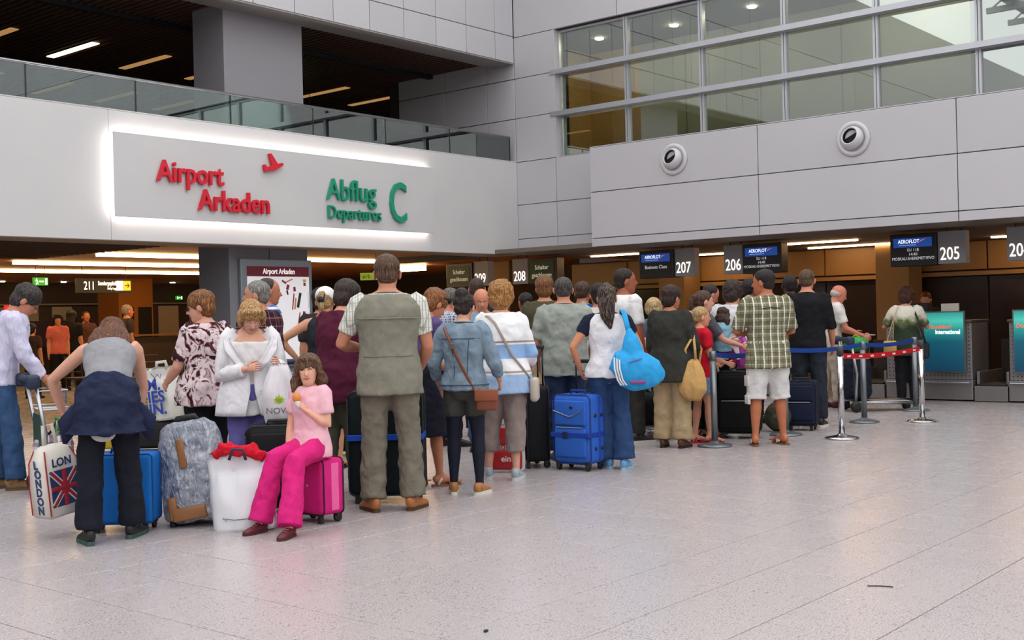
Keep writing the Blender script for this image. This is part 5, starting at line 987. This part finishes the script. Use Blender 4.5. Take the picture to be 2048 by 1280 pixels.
# ================================================================== LUGGAGE
whl = plain('161618', .5); zipm = plain('8A8A8E', .3, .9); blk_ = plain('1B1B1E', .6)
def yawfor(px, face): a = R(face) + math.atan((px - 1024) / F_PX); F = fwd0 * math.cos(a) + right0 * math.sin(a); return math.atan2(-F.x, F.y)
def nyl(col, key=None): return cloth(col, .7, .15, key or 'nylon_' + col)
def suitcase(label, px, D, face, w, d, h, mat, trim=None, r=.05, wheels=4, tilt=(0, 0), pocket=True, tele=0., strap=None, side_dots=False, z0=.06, loc=None, top_handle=True, vgroove=False):
    """upright suitcase; local +y is its front"""
    p = loc or spot(px, D); e = empty('suitcase', p, yawfor(px, face), label, 'suitcase'); trim = trim or blk_
    if tilt != (0, 0): e.rotation_euler = (R(tilt[0]), R(tilt[1]), e.rotation_euler[2])
    G().rbox((-w / 2, -d / 2, z0), (w / 2, d / 2, z0 + h), r, seg=4).build('shell', mat, e, True)
    for y_ in (d / 2 - .018, -d / 2 + .018):   # piping round front and back edge
        a, b, q = w / 2 - .004, h, r * .8; c = []
        for cx, cz, a0 in ((w / 2 - r, z0 + h - r, 0), (-w / 2 + r, z0 + h - r, 90), (-w / 2 + r, z0 + r, 180), (w / 2 - r, z0 + r, 270)):
            for k in range(5): an = R(a0 + 22.5 * k); c.append((cx + r * math.cos(an), y_, cz + r * math.sin(an)))
        G().tube(c + [c[0]], .0055, 6).build('piping', trim, e, True)
    if pocket:
        G().rbox((-w / 2 + .035, d / 2 - .01, z0 + .06), (w / 2 - .035, d / 2 + .022, z0 + h * .52), .018).build('front_pocket', mat, e, True); G().rbox((-w / 2 + .035, d / 2 - .01, z0 + h * .56), (w / 2 - .035, d / 2 + .018, z0 + h - .05), .018).build('front_pocket', mat, e, True)
        G().tube([(-w / 2 + .06, d / 2 + .022, z0 + h * .53), (w / 2 - .06, d / 2 + .022, z0 + h * .53)], .005, 6).build('zip', zipm, e)
    if vgroove: G().tube([(-w * .36, d / 2 + .02, z0 + h * .80), (-w * .1, d / 2 + .024, z0 + h * .70), (w * .02, d / 2 + .025, z0 + h * .69), (w * .42, d / 2 + .02, z0 + h * .77)], .006, 6).build('trim', zipm, e); G().ell((-w * .05, d / 2 + .02, z0 + h * .82), (.018, .006, .014)).build('badge', plain('3A3A40', .3, .8), e, True)
    if top_handle: G().tube([(-.08, 0, z0 + h - .01), (-.075, 0, z0 + h + .028), (.075, 0, z0 + h + .028), (.08, 0, z0 + h - .01)], [(.012, .008)] * 4, 8).build('handle', trim, e, True)
    if tele:
        for s in (-1, 1): G().tube([(s * .085, -d / 2 + .03, z0 + h - .02), (s * .085, -d / 2 + .03, z0 + h + tele)], .008, 8).build('pull_rod', plain('2A2A2C', .35, .8), e, True)
        G().rbox((-.105, -d / 2 + .012, z0 + h + tele - .01), (.105, -d / 2 + .048, z0 + h + tele + .025), .01).build('pull_grip', blk_, e, True)
    for sx in (-1, 1):
        for sy in ((-1, 1) if wheels == 4 else (-1,)):
            wv = G().lathe((sx * (w / 2 - .045), sy * (d / 2 - .035), .031), [(.018, -.014), (.031, -.011), (.031, .011), (.018, .014)], 16, Matrix.Rotation(R(90), 4, 'Y')); wv.build('wheel', whl, e, True); G().rbox((sx * (w / 2 - .045) - .022, sy * (d / 2 - .035) - .024, .04), (sx * (w / 2 - .045) + .022, sy * (d / 2 - .035) + .024, z0 + .03), .006).build('wheel_housing', blk_, e)
        if wheels == 2: G().rbox((sx * (w / 2 - .06) - .018, d / 2 - .05, 0), (sx * (w / 2 - .06) + .018, d / 2 - .02, z0 + .02), .005).build('foot', blk_, e)
    if strap: zs = z0 + h * strap[1]; G().rbox((-w / 2 - .004, -d / 2 - .004, zs - .022), (w / 2 + .004, d / 2 + .026, zs + .022), .004, seg=1).build('strap', strap[0], e); G().rbox((.02, d / 2 + .02, zs - .03), (.07, d / 2 + .034, zs + .03), .005).build('buckle', plain('16204A', .4), e)
    if side_dots:
        for sx in (-1, 1):
            for zz in (.22, .70):
                for yy in (-.06, .04): G().lathe((sx * (w / 2 - .002), yy, z0 + h * zz), [(.017, -.004), (.017, .008), (.01, .012)], 14, Matrix.Rotation(R(90 * sx), 4, 'Y')).build('stud', blk_, e, True)
            G().rbox((sx * w / 2 - .008, -.035, z0 + .03), (sx * w / 2 + .008, -.01, z0 + h - .02), .004).build('side_band', plain('1E3FA0', .6), e)
    return e
suitcase('bright blue suitcase with a strap standing beside the ponytail woman', 1160, 10.5, 214, .40, .26, .61, nyl('2F62BE', 'blue_nylon'), plain('1A2F7A', .6), .05, 4, tele=.28, strap=(nyl('1E3E98'), .42), side_dots=True, vgroove=True)
suitcase('plain blue suitcase in front of the bending woman', 250, 7.95, 196, .44, .24, .46, nyl('1466B8', 'azure_nylon'), plain('0E3F7A', .6), .03, 2, pocket=False)
suitcase('black ribbed suitcase under the printed plastic bag', 330, 10.2, 194, .44, .28, .50, nyl('232324'), None, .05, 2)
suitcase('large dark suitcase with a blue strap behind the man in the vest', 778, 8.95, 186, .56, .30, .78, nyl('10191C', 'dark_teal_nylon'), None, .05, 2, pocket=False, strap=(nyl('1D4CB0'), .56), tele=.22)
suitcase('black suitcase standing beyond the maroon woman', 694, 12.0, 186, .42, .26, .72, nyl('141416'), None, .05, 2, tele=.2)
suitcase('tall black suitcase left of the bright blue one', 1066, 10.8, 255, .44, .24, .68, nyl('14151A'), None, .05, 2, tele=.34)
suitcase('navy suitcase at the legs of the man in the black shirt', 1604, 13.4, 190, .36, .24, .50, nyl('1A2036'), None, .04, 2)
suitcase('black suitcase behind the girl in red', 1480, 12.75, 190, .44, .28, .66, nyl('121214'), None, .05, 2)
suitcase('black suitcase behind the seated girl', 562, 8.5, 182, .46, .28, .58, nyl('1A1A1C'), None, .06, 2)
# pink suitcase the girl sits on
pk = suitcase('bright pink child suitcase under the seated girl', 636, 8.12, 229, .34, .21, .38, nyl('CE1F78', 'pink_nylon'), plain('1E1218', .6), .035, 2, pocket=False, tele=0., top_handle=False)
G().rbox((-.172, -.045, .09), (-.168, .02, .41), .001, seg=1).build('stripe', nyl('E8649E'), pk); G().rbox((.168, -.045, .09), (.172, .02, .41), .001, seg=1).build('stripe', nyl('E8649E'), pk)
g = G()
for a, b, c in ((.03, .12, .012), (.07, .16, .006), (-.02, .2, .006), (.02, .22, .005), (.08, .10, .006)): g.ell((a, .107, .06 + b), (c, .002, c * 1.2))
g.build('printed_hearts', plain('F4C8DC', .6), pk, True)
# film-wrapped suitcase
film = newmat('cling_film_over_luggage', '8A90A0', .2, 0, .6); t = NT(film); v = t.coord(); n = t.new('ShaderNodeTexNoise', i_Scale=11.0, i_Detail=8.0, i_Distortion=.8); t.lk(v, n.inputs['Vector']); n2 = t.new('ShaderNodeTexNoise', i_Scale=1.0, i_Detail=6.0, i_Distortion=2.0); t.lk(t.coord(scale=(22, 22, 9), rot=(0, .7, .2)), n2.inputs['Vector'])
t.color(t.mix(t.ramp(n2.outputs[0], [(.55, (0, 0, 0)), (.62, (.55,) * 3), (.7, (.1,) * 3)]), t.ramp(n.outputs[0], [(.3, srgb('666C7C')), (.5, srgb('8C92A0')), (.72, srgb('B4B9C2'))]), srgb('DCE0E6'))); t.bump(t.math('ADD', n.outputs[0], n2.outputs[0]), .8, .03)
tape = plain('8A5A30', .3); p = spot(408, 8.12); ws = empty('wrapped_suitcase', p, yawfor(408, 188), 'leaning suitcase wrapped in clear film with brown tape', 'suitcase'); ws.rotation_euler = (R(6), R(9), ws.rotation_euler[2])
g = G().tube([(0, 0, .03), (0, 0, .08), (0, 0, .3), (0, 0, .55), (0, 0, .68), (0, 0, .72)], [(.20, .13), (.25, .16), (.245, .165), (.22, .15), (.19, .12), (.13, .07)], 28, (1, 0, 0)); o = g.build('wrapped_body', film, ws, True); remesh_later(o, .012, 3, .03, .09)
for lo, hi in (((-.235, .08, .05), (-.18, .158, .16)), ((-.06, .135, .05), (.17, .168, .14)), ((.02, .15, .40), (.07, .168, .60)), ((-.235, .06, .42), (-.19, .148, .48)), ((.13, .13, .06), (.19, .162, .22))): G().rbox(lo, hi, .012).build('tape', tape, ws, True)
for s in (-1, 1): G().lathe((s * .19, .06, .035), [(.02, -.02), (.034, -.016), (.034, .016), (.02, .02)], 14, Matrix.Rotation(R(90), 4, 'Y')).build('wheel', whl, ws, True)
G().tube([(-.08, .0, .70), (-.06, .0, .745), (.06, .0, .745), (.08, .0, .70)], [(.02, .012)] * 4, 8).build('handle', blk_, ws, True)

def sack(w, h, d, top=.75, bot=.9, puff=.8, nz=.012, nx=18, n=18, seed=0, foot=False):
    """limp plastic bag: two sheets joined at the rim with a wrinkled belly"""
    vs = []; 
    for sgn in (1, -1):
        for i in range(n + 1):
            v_ = i / n; wd = w * (bot + (1 - bot) * min(1, v_ * 4)) * (1 - (1 - top) * max(0, (v_ - .45) / .55) ** 1.5)
            for j in range(nx + 1):
                u = j / nx * 2 - 1; prof = (1 - abs(u) ** 2.6) ** .5 * (math.sin(min(1, v_ * 1.0 + (.22 if foot else .0)) ** .6 * math.pi) ** .5 if v_ < 1 else 0)
                q = noise.noise(Vector((u * 2.3 + seed, v_ * 3.1, sgn * 1.7 + seed))) * nz + noise.noise(Vector((u * 7 + seed, v_ * 4, sgn * 3.7))) * nz * .5; vs.append(Vector((u * wd / 2 + q * .6, sgn * (d / 2 * prof * puff + .003) + q, v_ * h + q * .4 * (v_ > .08))))
    m = (n + 1) * (nx + 1); fs = []
    for i in range(n):
        for j in range(nx): a = i * (nx + 1) + j; fs += [(a, a + 1, a + nx + 2, a + nx + 1)[::-1], (m + a, m + a + 1, m + a + nx + 2, m + a + nx + 1)]
    for i in range(n):
        for j in (0, nx): a = i * (nx + 1) + j; fs.append((a, a + nx + 1, m + a + nx + 1, m + a))
    for j in range(nx):
        for i in (0, n): a = i * (nx + 1) + j; fs.append((a, a + 1, m + a + 1, m + a))
    return G().add(vs, fs)
plas = plain('DADADF', .3, 0, .03, 'white_plastic'); plas2 = newmat('thin_milky_plastic', 'E2DDE2', .3); plas2.node_tree.nodes['Principled BSDF'].inputs['Transmission Weight'].default_value = .0; plas2.node_tree.nodes['Principled BSDF'].inputs['Alpha'].default_value = .82
def bag(name, label, loc, rz, cat='bag', tilt=(0, 0)): e = empty(name, loc, rz, label, cat); e.rotation_euler = (R(tilt[0]), R(tilt[1]), rz); return e
FT = lambda x, y, z: frame((x, y, z), (-1, 0, 0), (0, 0, 1))      # print on the +y front of a bag
b = bag('plastic_bag', 'white plastic bag stuffed with red cloth at the girl\'s feet', spot(492, 7.85), yawfor(492, 192), tilt=(0, 4)); sack(.42, .50, .17, 1., 1., .9, .014, seed=3, foot=True).build('bag_body', plas, b, True)
o = G().tube([(-.17, 0, .46), (-.10, .0, .52), (0, .01, .53), (.10, .0, .55), (.17, -.01, .50)], [.03, .045, .04, .045, .03], 12).build('red_cloth', redc, b, True); remesh_later(o, .010, 1, .06, .05)
G().tube([(-.06, .075, .47), (-.045, .08, .54), (.02, .08, .55), (.05, .078, .48)], [(.01, .004)] * 4, 8).build('handle', plain('2A2A40', .5), b, True); G().tube([(.10, .083, .08), (.13, .08, .10), (.05, .092, .085), (-.05, .088, .085)], .002, 6).build('printed_line', dark, b)
wj = FIG['woman in a white jacket looking down into a plastic bag']; E_ = wj['E']; hp = (wj['hand', 1] + wj['hand', -1]) / 2
b = bag('plastic_bag', 'milky carrier bag printed NOVA hanging from the hands of the white jacket', E_.matrix_basis @ (hp + V(-.09, .05, -.44)), E_.rotation_euler[2]); sack(.26, .45, .20, .42, .8, .9, .016, seed=8).build('bag_body', plas2, b, True)
text_mesh('NOVA', .062, plain('5A5A5A', .6), 'print', b, FT(.115, .100, .09), .0006, 1.05)
g = G()
for a in (-50, -25, 0, 25, 50): g.prism([(0, 0), (.012, .03), (0, .07 - abs(a) * .0004), (-.012, .03)], 0, .0008, FT(.02, .104, .165) @ Matrix.Rotation(R(a), 4, 'Z'))
g.build('leaf_print', plain('A8C420', .6), b)
b = bag('carrier_bag', 'cream carrier bag with blue lettering standing on the black suitcase', spot(336, 10.15, .6) + V(0, 0, .56), yawfor(336, 205), tilt=(0, 6)); sack(.33, .46, .18, .86, .95, .95, .016, seed=5, foot=True).build('bag_body', plain('CFCCC4', .4, 0, .05, 'cream_plastic'), b, True); bl_ = plain('1C3F9C', .5)
for q, tx in enumerate(('M.', 'IES', 'IN.')): text_mesh(tx, .135, bl_, 'print', b, FT(.11, .105, .27 - q * .105), .0008, .95, .004)
G().tube([(-.03, .09, .40), (-.02, .095, .36), (.0, .1, .40), (.03, .095, .37), (.06, .09, .41)], .004, 6).build('print', bl_, b); G().tube([(-.05, 0, .43), (-.04, 0, .50), (.04, 0, .50), (.05, 0, .43)], [(.016, .003)] * 4, 8).build('handle', plain('CFCCC4', .4, 0, .05, 'cream_plastic'), b, True)
# London tote
q = at_depth(118, 1028, 7.8); b = bag('tote_bag', 'white London souvenir tote with a Union Jack', (q.x, q.y, q.z), yawfor(122, 140), tilt=(0, 6)); tw = plain('D6D0C6', .6); rd = plain('A01C2C', .6); nv = plain('1E3A66', .6)
g = G(); rings = [(.0, .12, .075), (.02, .132, .09), (.2, .132, .09), (.36, .125, .08), (.44, .10, .05), (.47, .07, .02)]; vs_ = []
for z_, a_, c_ in rings: vs_ += [(-a_, -c_, z_), (a_, -c_, z_), (a_, c_, z_), (-a_, c_, z_)]
g.add(vs_, [(0, 3, 2, 1), (20, 21, 22, 23)] + [(4 * i_ + j_, 4 * i_ + (j_ + 1) % 4, 4 * i_ + 4 + (j_ + 1) % 4, 4 * i_ + 4 + j_) for i_ in range(5) for j_ in range(4)]); g.build('bag_body', tw, b, True)
g = G()
for x0, z0_, x1, z1 in ((-.10, .30, .10, .08), (-.10, .08, .10, .30)): g.tube([(x0, .095, z0_), (x1, .095, z1)], [(.004, .012)] * 2, 6, (0, 1, 0))
g.tube([(-.11, .096, .19), (.11, .096, .19)], [(.005, .018)] * 2, 6, (0, 1, 0)).tube([(0, .096, .07), (0, .096, .31)], [(.018, .005)] * 2, 6, (1, 0, 0)); g.build('union_jack_cross', rd, b); G().rbox((-.11, .085, .07), (.11, .0935, .31), .004).build('union_jack_field', nv, b)
for x0, z0_, x1, z1 in ((-.10, .30, .10, .08), (-.10, .08, .10, .30)): G().tube([(x0, .0935, z0_), (x1, .0935, z1)], [(.003, .022)] * 2, 6, (0, 1, 0)).build('union_jack_saltire', tw, b)
for k, ch in enumerate('LONDON'): text_mesh(ch, .075, nv, 'print', b, frame((.1335, -.028, .33 - k * .06), (0, 1, 0), (0, 0, 1)), .001, 1., .003, 'LEFT')
text_mesh('LON', .075, nv, 'print', b, FT(.085, .0905, .335), .001, 1., .002)
for sx in (-1, 1):
    for sy in (-1, 1): G().tube([(sx * .132, sy * .09, .02), (sx * .132, sy * .09, .2), (sx * .125, sy * .08, .36), (sx * .1, sy * .05, .44)], .005, 6).build('piping', rd, b)
G().tube([(-.05, 0, .44), (-.02, 0, .60), (.05, 0, .60), (.06, 0, .44)], [(.015, .003)] * 4, 8).build('handle', tw, b, True)
b = bag('yellow_bag', 'bright yellow bag on the blue suitcase behind the bending woman', spot(202, 8.25, .7) + V(0, 0, .525), yawfor(202, 185)); sack(.26, .24, .16, .8, 1., 1., .01, seed=2, foot=True).build('bag_body', plain('D8B010', .5), b, True); G().tube([(-.05, 0, .22), (-.03, 0, .28), (.03, 0, .28), (.05, 0, .22)], .006, 6).build('handle', plain('B8920C', .5), b)
b = bag('small_red_bag', 'small red bag on the floor between the girl\'s shoes', spot(575, 7.95), yawfor(575, 180)); o = G().ell((0, 0, .05), (.10, .07, .052)).build('bag_body', plain('A81420', .45), b, True); remesh_later(o, .01, 1, .02, .05); G().tube([(-.05, 0, .09), (0, .02, .13), (.05, 0, .09)], .005, 6).build('handle', wine, b)
b = bag('shopping_bag', 'red and white shopping bag at the striped woman\'s feet', spot(1010, 10.5), yawfor(1010, 186)); sack(.36, .42, .22, .92, 1., 1., .016, seed=15, foot=True).build('bag_body', plain('C8C4C2', .4, 0, .05), b, True); G().rbox((-.165, .06, .02), (.165, .122, .20), .03).build('red_print', plain('A8141E', .4), b, True); G().rbox((-.05, .09, .24), (.10, .118, .40), .02).build('red_print', plain('B01A22', .4), b, True)
text_mesh('and', .085, plain('A8141E', .5), 'print', b, FT(.10, .124, .205), .001, 1., .001); text_mesh('ein!', .075, plain('E8E0DC', .5), 'print', b, FT(.02, .125, .10), .001, 1., .001)
G().tube([(-.06, 0, .40), (-.05, 0, .50), (.05, 0, .50), (.06, 0, .40)], [(.012, .003)] * 4, 8).build('handle', rd, b)
b = bag('backpack', 'camouflage backpack on the floor behind the white shorts', spot(1556, 13.3), yawfor(1556, 180)); o = G().ell((0, 0, .17), (.15, .11, .17)).ell((0, .09, .12), (.10, .05, .09)).build('pack', cloth('2E2C22', .9, .5, 'camouflage', '5A5644'), b, True); remesh_later(o, .012, 2, .02, .06); G().tube([(-.04, 0, .33), (0, 0, .37), (.04, 0, .33)], .008, 6).build('handle', blk_, b)
b = bag('magenta_bag', 'magenta folded bag beside the plaid shirt', spot(1492, 13.2, .9) + V(0, 0, .72), yawfor(1492, 200), tilt=(0, 10)); sack(.20, .36, .10, .5, 1., 1., .01, seed=4).build('bag_body', plain('B03CA0', .5), b, True); G().tube([(-.03, 0, .35), (0, 0, .40), (.03, 0, .35)], .005, 6).build('handle', mag, b)  # magenta object of unclear kind, built as a bag
b = bag('gift_bag', 'red and white gift bag beside the charcoal jacket', spot(1292, 12.6, .95) + V(0, 0, .78), yawfor(1292, 180)); sack(.14, .34, .10, .7, 1., 1., .01, seed=6).build('bag_body', plain('C01A2A', .4), b, True); G().rbox((-.055, .02, .22), (.055, .055, .33), .02).build('white_print', plas, b, True)
b = bag('green_bag', 'green patterned bag on the trolley by the counter', spot(1712, 15.6, .9) + V(0, 0, .80), yawfor(1712, 180)); o = G().ell((0, 0, .09), (.17, .11, .10)).build('bag_body', cloth('1E6A2E', .7, .5, 'green_print', '4AB85A'), b, True); remesh_later(o, .014, 1, .03, .07); G().tube([(-.05, 0, .18), (0, 0, .22), (.05, 0, .18)], .006, 6).build('handle', plain('C8D020', .6), b)

# ---- luggage trolleys
def trolley(label, px, D, face, panel=None, panel2=None):
    e = empty('luggage_trolley', spot(px, D), yawfor(px, face), label, 'trolley', 'luggage trolleys'); nb = plain('1C2A44', .5)
    for s in (-1, 1):
        G().tube([(s * .22, -.30, .10), (s * .24, -.28, .5), (s * .25, -.36, .96)], .017, 10).build('upright', steel, e, True); G().tube([(s * .22, -.32, .13), (s * .16, .50, .10)], .016, 8).build('side_rail', steel, e, True)
        G().lathe((s * .24, -.30, .075), [(.03, -.022), (.075, -.018), (.075, .018), (.03, .022)], 20, Matrix.Rotation(R(90), 4, 'Y')).build('wheel', whl, e, True)
    G().lathe((0, .46, .055), [(.02, -.02), (.055, -.016), (.055, .016), (.02, .02)], 18, Matrix.Rotation(R(90), 4, 'Y')).build('wheel', whl, e, True)
    G().rbox((-.18, -.28, .125), (.18, .44, .14), .004).build('deck', steel, e)
    G().rbox((-.30, -.42, .93), (.30, -.36, .99), .025).build('handle', nb, e, True)
    for s in (-1, 1): G().rbox((s * .28 - .035, -.43, .88), (s * .28 + .035, -.32, 1.0), .03).build('handle_end', nb, e, True)
    wr_ = plain('A8AAAE', .3, .9)
    for z_ in (.72, .86): G().tube([(-.24, -.33, z_), (-.22, -.10, z_), (.22, -.10, z_), (.24, -.33, z_)], .006, 6).build('basket_rim', wr_, e)
    for k in range(9): G().tube([(-.22 + .055 * k, -.10, .86), (-.22 + .055 * k, -.10, .70), (-.22 + .055 * k, -.31, .70)], .003, 5).build('basket_wire', wr_, e)
    G().rbox((-.20, -.315, .22), (.20, -.295, .66), .006).build('advert_panel', panel or plain('33403A', .5), e)
    if panel2: G().rbox((-.20, -.32, .58), (.20, -.292, .70), .006).build('advert_header', panel2, e)
    return e
tr1 = trolley('trolley pushed by the man in the lavender shirt', 156, 10.0, 80, plain('2A4A3A', .5)); tr2 = trolley('trolley standing behind the cream carrier bag', 305, 10.9, 20, plain('3A4448', .5)); trolley('trolley with an orange and blue advert panel in front of the map board', 592, 11.85, 185, plain('D85A24', .5), plain('1C3F86', .5)); trolley('trolley loaded with black bags behind the ponytail woman', 1290, 13.1, 150); trolley('empty-decked trolley in front of the check-in counter', 1745, 15.7, 70)
def soft(name, label, px, D, z, r, mat, cat='bag'):
    b = bag(name, label, spot(px, D, z) + V(0, 0, z), yawfor(px, 180), cat); o = G().rbox((-r[0], -r[1], .005), (r[0], r[1], r[2] * 2), min(r) * .55, seg=4).build('bag_body', mat, b, True); remesh_later(o, .014, 2, .04, .09); G().tube([(-r[0] * .4, 0, r[2] * 1.85), (0, 0, r[2] * 2.3), (r[0] * .4, 0, r[2] * 1.85)], [(.014, .005)] * 3, 8).build('handle', blk_, b, True)
soft('duffel_bag', 'black duffel bag on the trolley behind the ponytail woman', 1290, 13.1, .15, (.22, .22, .17), nyl('0F0F11')); soft('travel_bag', 'checked bag with a green bottle on the left trolley', 108, 9.95, .15, (.16, .2, .16), plaid('white_purple_check', 'C8BEC0', [(0, 12, .4, 0, '4A2A44', .7), (2, 12, .4, 0, '4A2A44', .6)])); soft('travel_bag', 'navy bag on the trolley by the check-in counter', 1712, 15.7, .15, (.20, .22, .28), nyl('161C2C'))
bt = bag('green_bottle', 'bottle with a green cap in the checked bag', spot(114, 9.9, .5) + V(0, 0, .44), 0, 'bottle'); G().lathe((0, 0, 0), [(.03, 0), (.032, .10), (.015, .15), (.013, .17)], 14).build('bottle_body', glass('bottle_glass', 'A8D8B0', 0, .1), bt, True); G().lathe((0, 0, .165), [(.016, 0), (.016, .022)], 12).build('cap', plain('1E9A4A', .5), bt, True)

# ---- things worn and carried
def carry(J, name, label, cat='bag'): E0 = J['E']; return empty(name, E0.location, E0.rotation_euler[2], label, cat)
cap = FIG['woman in a white cap with a blonde ponytail and bare arm on her hip']; g = G().ell((0, -.015, .05), (.088, .104, .085), None, 24, 14).xf(cap['HM']); g.build('cap', wht, cap['E'], True); G().tube([(0, -.12, .045), (0, -.15, .0), (0, -.145, -.02)], .03, 10).xf(cap['HM']).build('hair_band', dark, cap['E'], True)
sgw = FIG['woman in a purple top with sunglasses pushed up in her auburn hair']; G().tube([(-.088, -.01, .06), (-.07, .07, .095), (0, .10, .105), (.07, .07, .095), (.088, -.01, .06)], [(.006, .006), (.008, .018), (.006, .02), (.008, .018), (.006, .006)], 8).xf(sgw['HM']).build('sunglasses', dark, sgw['E'], True)
dj = FIG['young woman in a washed denim jacket, dark shorts and tights']; b = carry(dj, 'crossbody_bag', 'brown leather crossbody bag on the denim jacket'); lea = plain('7A3E26', .45)
G().rbox((.12, -.17, .66), (.29, -.10, .82), .02, Matrix.Rotation(R(0), 4, 'Z')).build('pouch', lea, b, True); G().rbox((.115, -.182, .735), (.295, -.165, .825), .008).build('flap', plain('8A4A2C', .45), b, True); sp_ = [tpt(dj, s_, a_, .036) for s_, a_ in ((.30, 155), (.322, 185), (.312, 215), (.285, 234), (.22, 250), (.14, 268), (.06, 289), (.0, 303))]; G().tube(sp_ + [V(.19, -.155, .80)], [(.011, .004)] * 9, 8, (1, 0, .4)).build('strap', lea, b, True); G().rbox(sp_[4] + V(-.02, -.012, -.02), sp_[4] + V(.02, .0, .02), .003).build('buckle', zipm, b)
sw = FIG['woman with frizzy red-blonde hair in a white and blue striped sweater']; b = carry(sw, 'shoulder_strap_bag', 'pale bag on a thin grey strap across the striped sweater'); G().tube([tpt(sw, s_, a_, .045) for s_, a_ in ((.30, 140), (.325, 190), (.315, 240), (.28, 262), (.2, 280), (.12, 298), (.05, 318), (.0, 335))], [(.011, .004)] * 8, 8, (1, 0, .4)).build('strap', plain('A09488', .6), b, True); G().rbox((.24, -.14, .66), (.31, .06, .86), .03).build('pouch', plain('B8ACA0', .6), b, True)
b = carry(pony, 'sports_bag', 'sky blue sports bag with three white stripes on the shoulder'); skyb = nyl('2E9AD6', 'sky_nylon')
g = G().tube([(.02, -.22, .86), (.06, -.23, .90), (.22, -.24, .88), (.40, -.22, .84), (.47, -.2, .82)], [(.03, .05), (.09, .15), (.10, .19), (.085, .12), (.02, .04)], 20, (0, 1, 0)).tube([(.20, -.24, .95), (.19, -.23, 1.12), (.17, -.2, 1.25)], [(.13, .07), (.075, .05), (.025, .02)], 14, (1, 0, 0)); o = g.build('bag_body', skyb, b, True); remesh_later(o, .011, 3, .03, .08)
G().tube([(.17, -.2, 1.22), (.14, -.12, 1.38), (.13, -.02, 1.405), (.15, .08, 1.33)], [(.024, .005)] * 4, 8, (1, 0, 0)).build('strap', skyb, b, True)
for k in range(3): G().tube([(.03 + .022 * k, -.325, 1.0 - .01 * k), (.03 + .022 * k, -.338, .9), (.055 + .022 * k, -.33, .80), (.085 + .024 * k, -.31, .755)], [(.007, .004)] * 4, 6, (1, 0, 0)).build('stripe', wht, b)
G().rbox((.16, -.345, .765), (.30, -.325, .80), .01).build('patch', plain('7A4A86', .5), b, True); G().tube([(.15, -.338, .955), (.27, -.335, .985)], .006, 6).build('zip', plain('6A5AA0', .5), b)
cj = FIG['woman in a charcoal jacket and khaki trousers with a tan slouch bag']; b = carry(cj, 'slouch_bag', 'tan fabric slouch bag hanging from the charcoal jacket arm'); tanb = cloth('C09458', .85, .6, 'tan_canvas', 'CFA66C')
o = sack(.29, .42, .20, .38, .45, 1., .014, seed=21).xf(Matrix.Translation((.24, -.06, .48))).build('bag_body', tanb, b, True)
for x_ in (.19, .29): G().tube([(x_ - .01, -.06, .84), (x_ - .01, -.08, 1.0), (.25, -.02, 1.14), (x_ + .02, .04, 1.0), (x_ + .01, -.02, .84)], [(.014, .005)] * 5, 8).build('handle', tanb, b, True)
cw = FIG['woman in a white and green dyed shirt standing at counter 205']; b = carry(cw, 'shoulder_bag', 'black shoulder bag of the woman at counter 205'); G().rbox((.22, -.14, .64), (.30, .14, .86), .03).build('pouch', nyl('2A2A30'), b, True); G().tube([(.26, -.12, .85), (.16, -.14, 1.2), (.09, -.06, 1.37), (.12, .06, 1.3)], [(.014, .005)] * 4, 8).build('strap', blk_, b, True)
b = carry(cw, 'gold_handbag', 'gold handbag with long thin straps at counter 205'); G().rbox((-.30, -.20, .72), (-.12, -.13, .90), .02).build('pouch', plain('B89A5A', .35, .4), b, True)
for x_ in (-.25, -.17): G().tube([(x_, -.165, .89), (-.16, -.17, 1.2), (-.10, -.07, 1.37)], .006, 6).build('strap', plain('C0A878', .5), b)
# food in the girl's hand, papers
fd_ = girl; b = carry(fd_, 'ice_cream', 'orange bun the seated girl holds up', 'food'); o = G().ell(fd_['hand', -1] + V(.01, .02, .035), (.03, .028, .035)).build('bun', plain('D8843A', .6), b, True); G().tube([fd_['hand', -1] + V(.0, .02, -.03), fd_['hand', -1] + V(.008, .02, .03)], [.012, .024], 12).build('wrapper', wht, b, True)
for s in (0, 1): G().tube([fd_['wr', 1] + V(.024 * math.cos(a * .5236), .022 * math.sin(a * .5236) + .004 * s, .012 - .016 * s + .006 * math.sin(a)) for a in range(13)], .004, 6).build('bracelet', pinkc, fd_['E'], True)
# notices left in the desks, a stray hair tie on the floor
st_ = empty('stray_ribbon', on_z(1786, 1175), 0.4, 'small dark twist of litter on the floor tiles', 'litter'); G().tube([(0, 0, .003), (.01, .06, .003), (.0, .12, .003)], .003, 6).build('twist', dark, st_)
for nm_, px_, py_ in (('crumb', 972, 1264), ('crumb', 1103, 970)): 
    c_ = empty('litter_scrap', on_z(px_, py_), 0, 'small dark scrap on the floor near the bottom edge' if px_ < 1000 else 'small orange scrap on the floor left of the blue suitcase', 'litter'); o = G().ell((0, 0, .006), (.014, .01, .006), None, 8, 6).build('scrap', dark if px_ < 1000 else plain('C87A3A', .6), c_)
# cargo pockets on the white shorts
for z_, r_ in ((.66, .055), (.47, .045)): G().rbox((-.226, -.03, z_ - r_), (-.196, .09, z_ + r_), .008).build('cargo_pocket', whitesh, plaidman['E'], True)

om = FIG['white-haired man in a pale waistcoat reading papers at the counter']; b = carry(om, 'travel_papers', 'sheets of paper in the hands of the white-haired man', 'papers'); h_ = (om['hand', 1] + om['hand', -1]) / 2 + V(0, .03, .02); G().rbox(h_ + V(-.10, -.05, -.002), h_ + V(.10, .10, .004), .002, seg=1).build('sheet', plas, b)
finish_remesh()
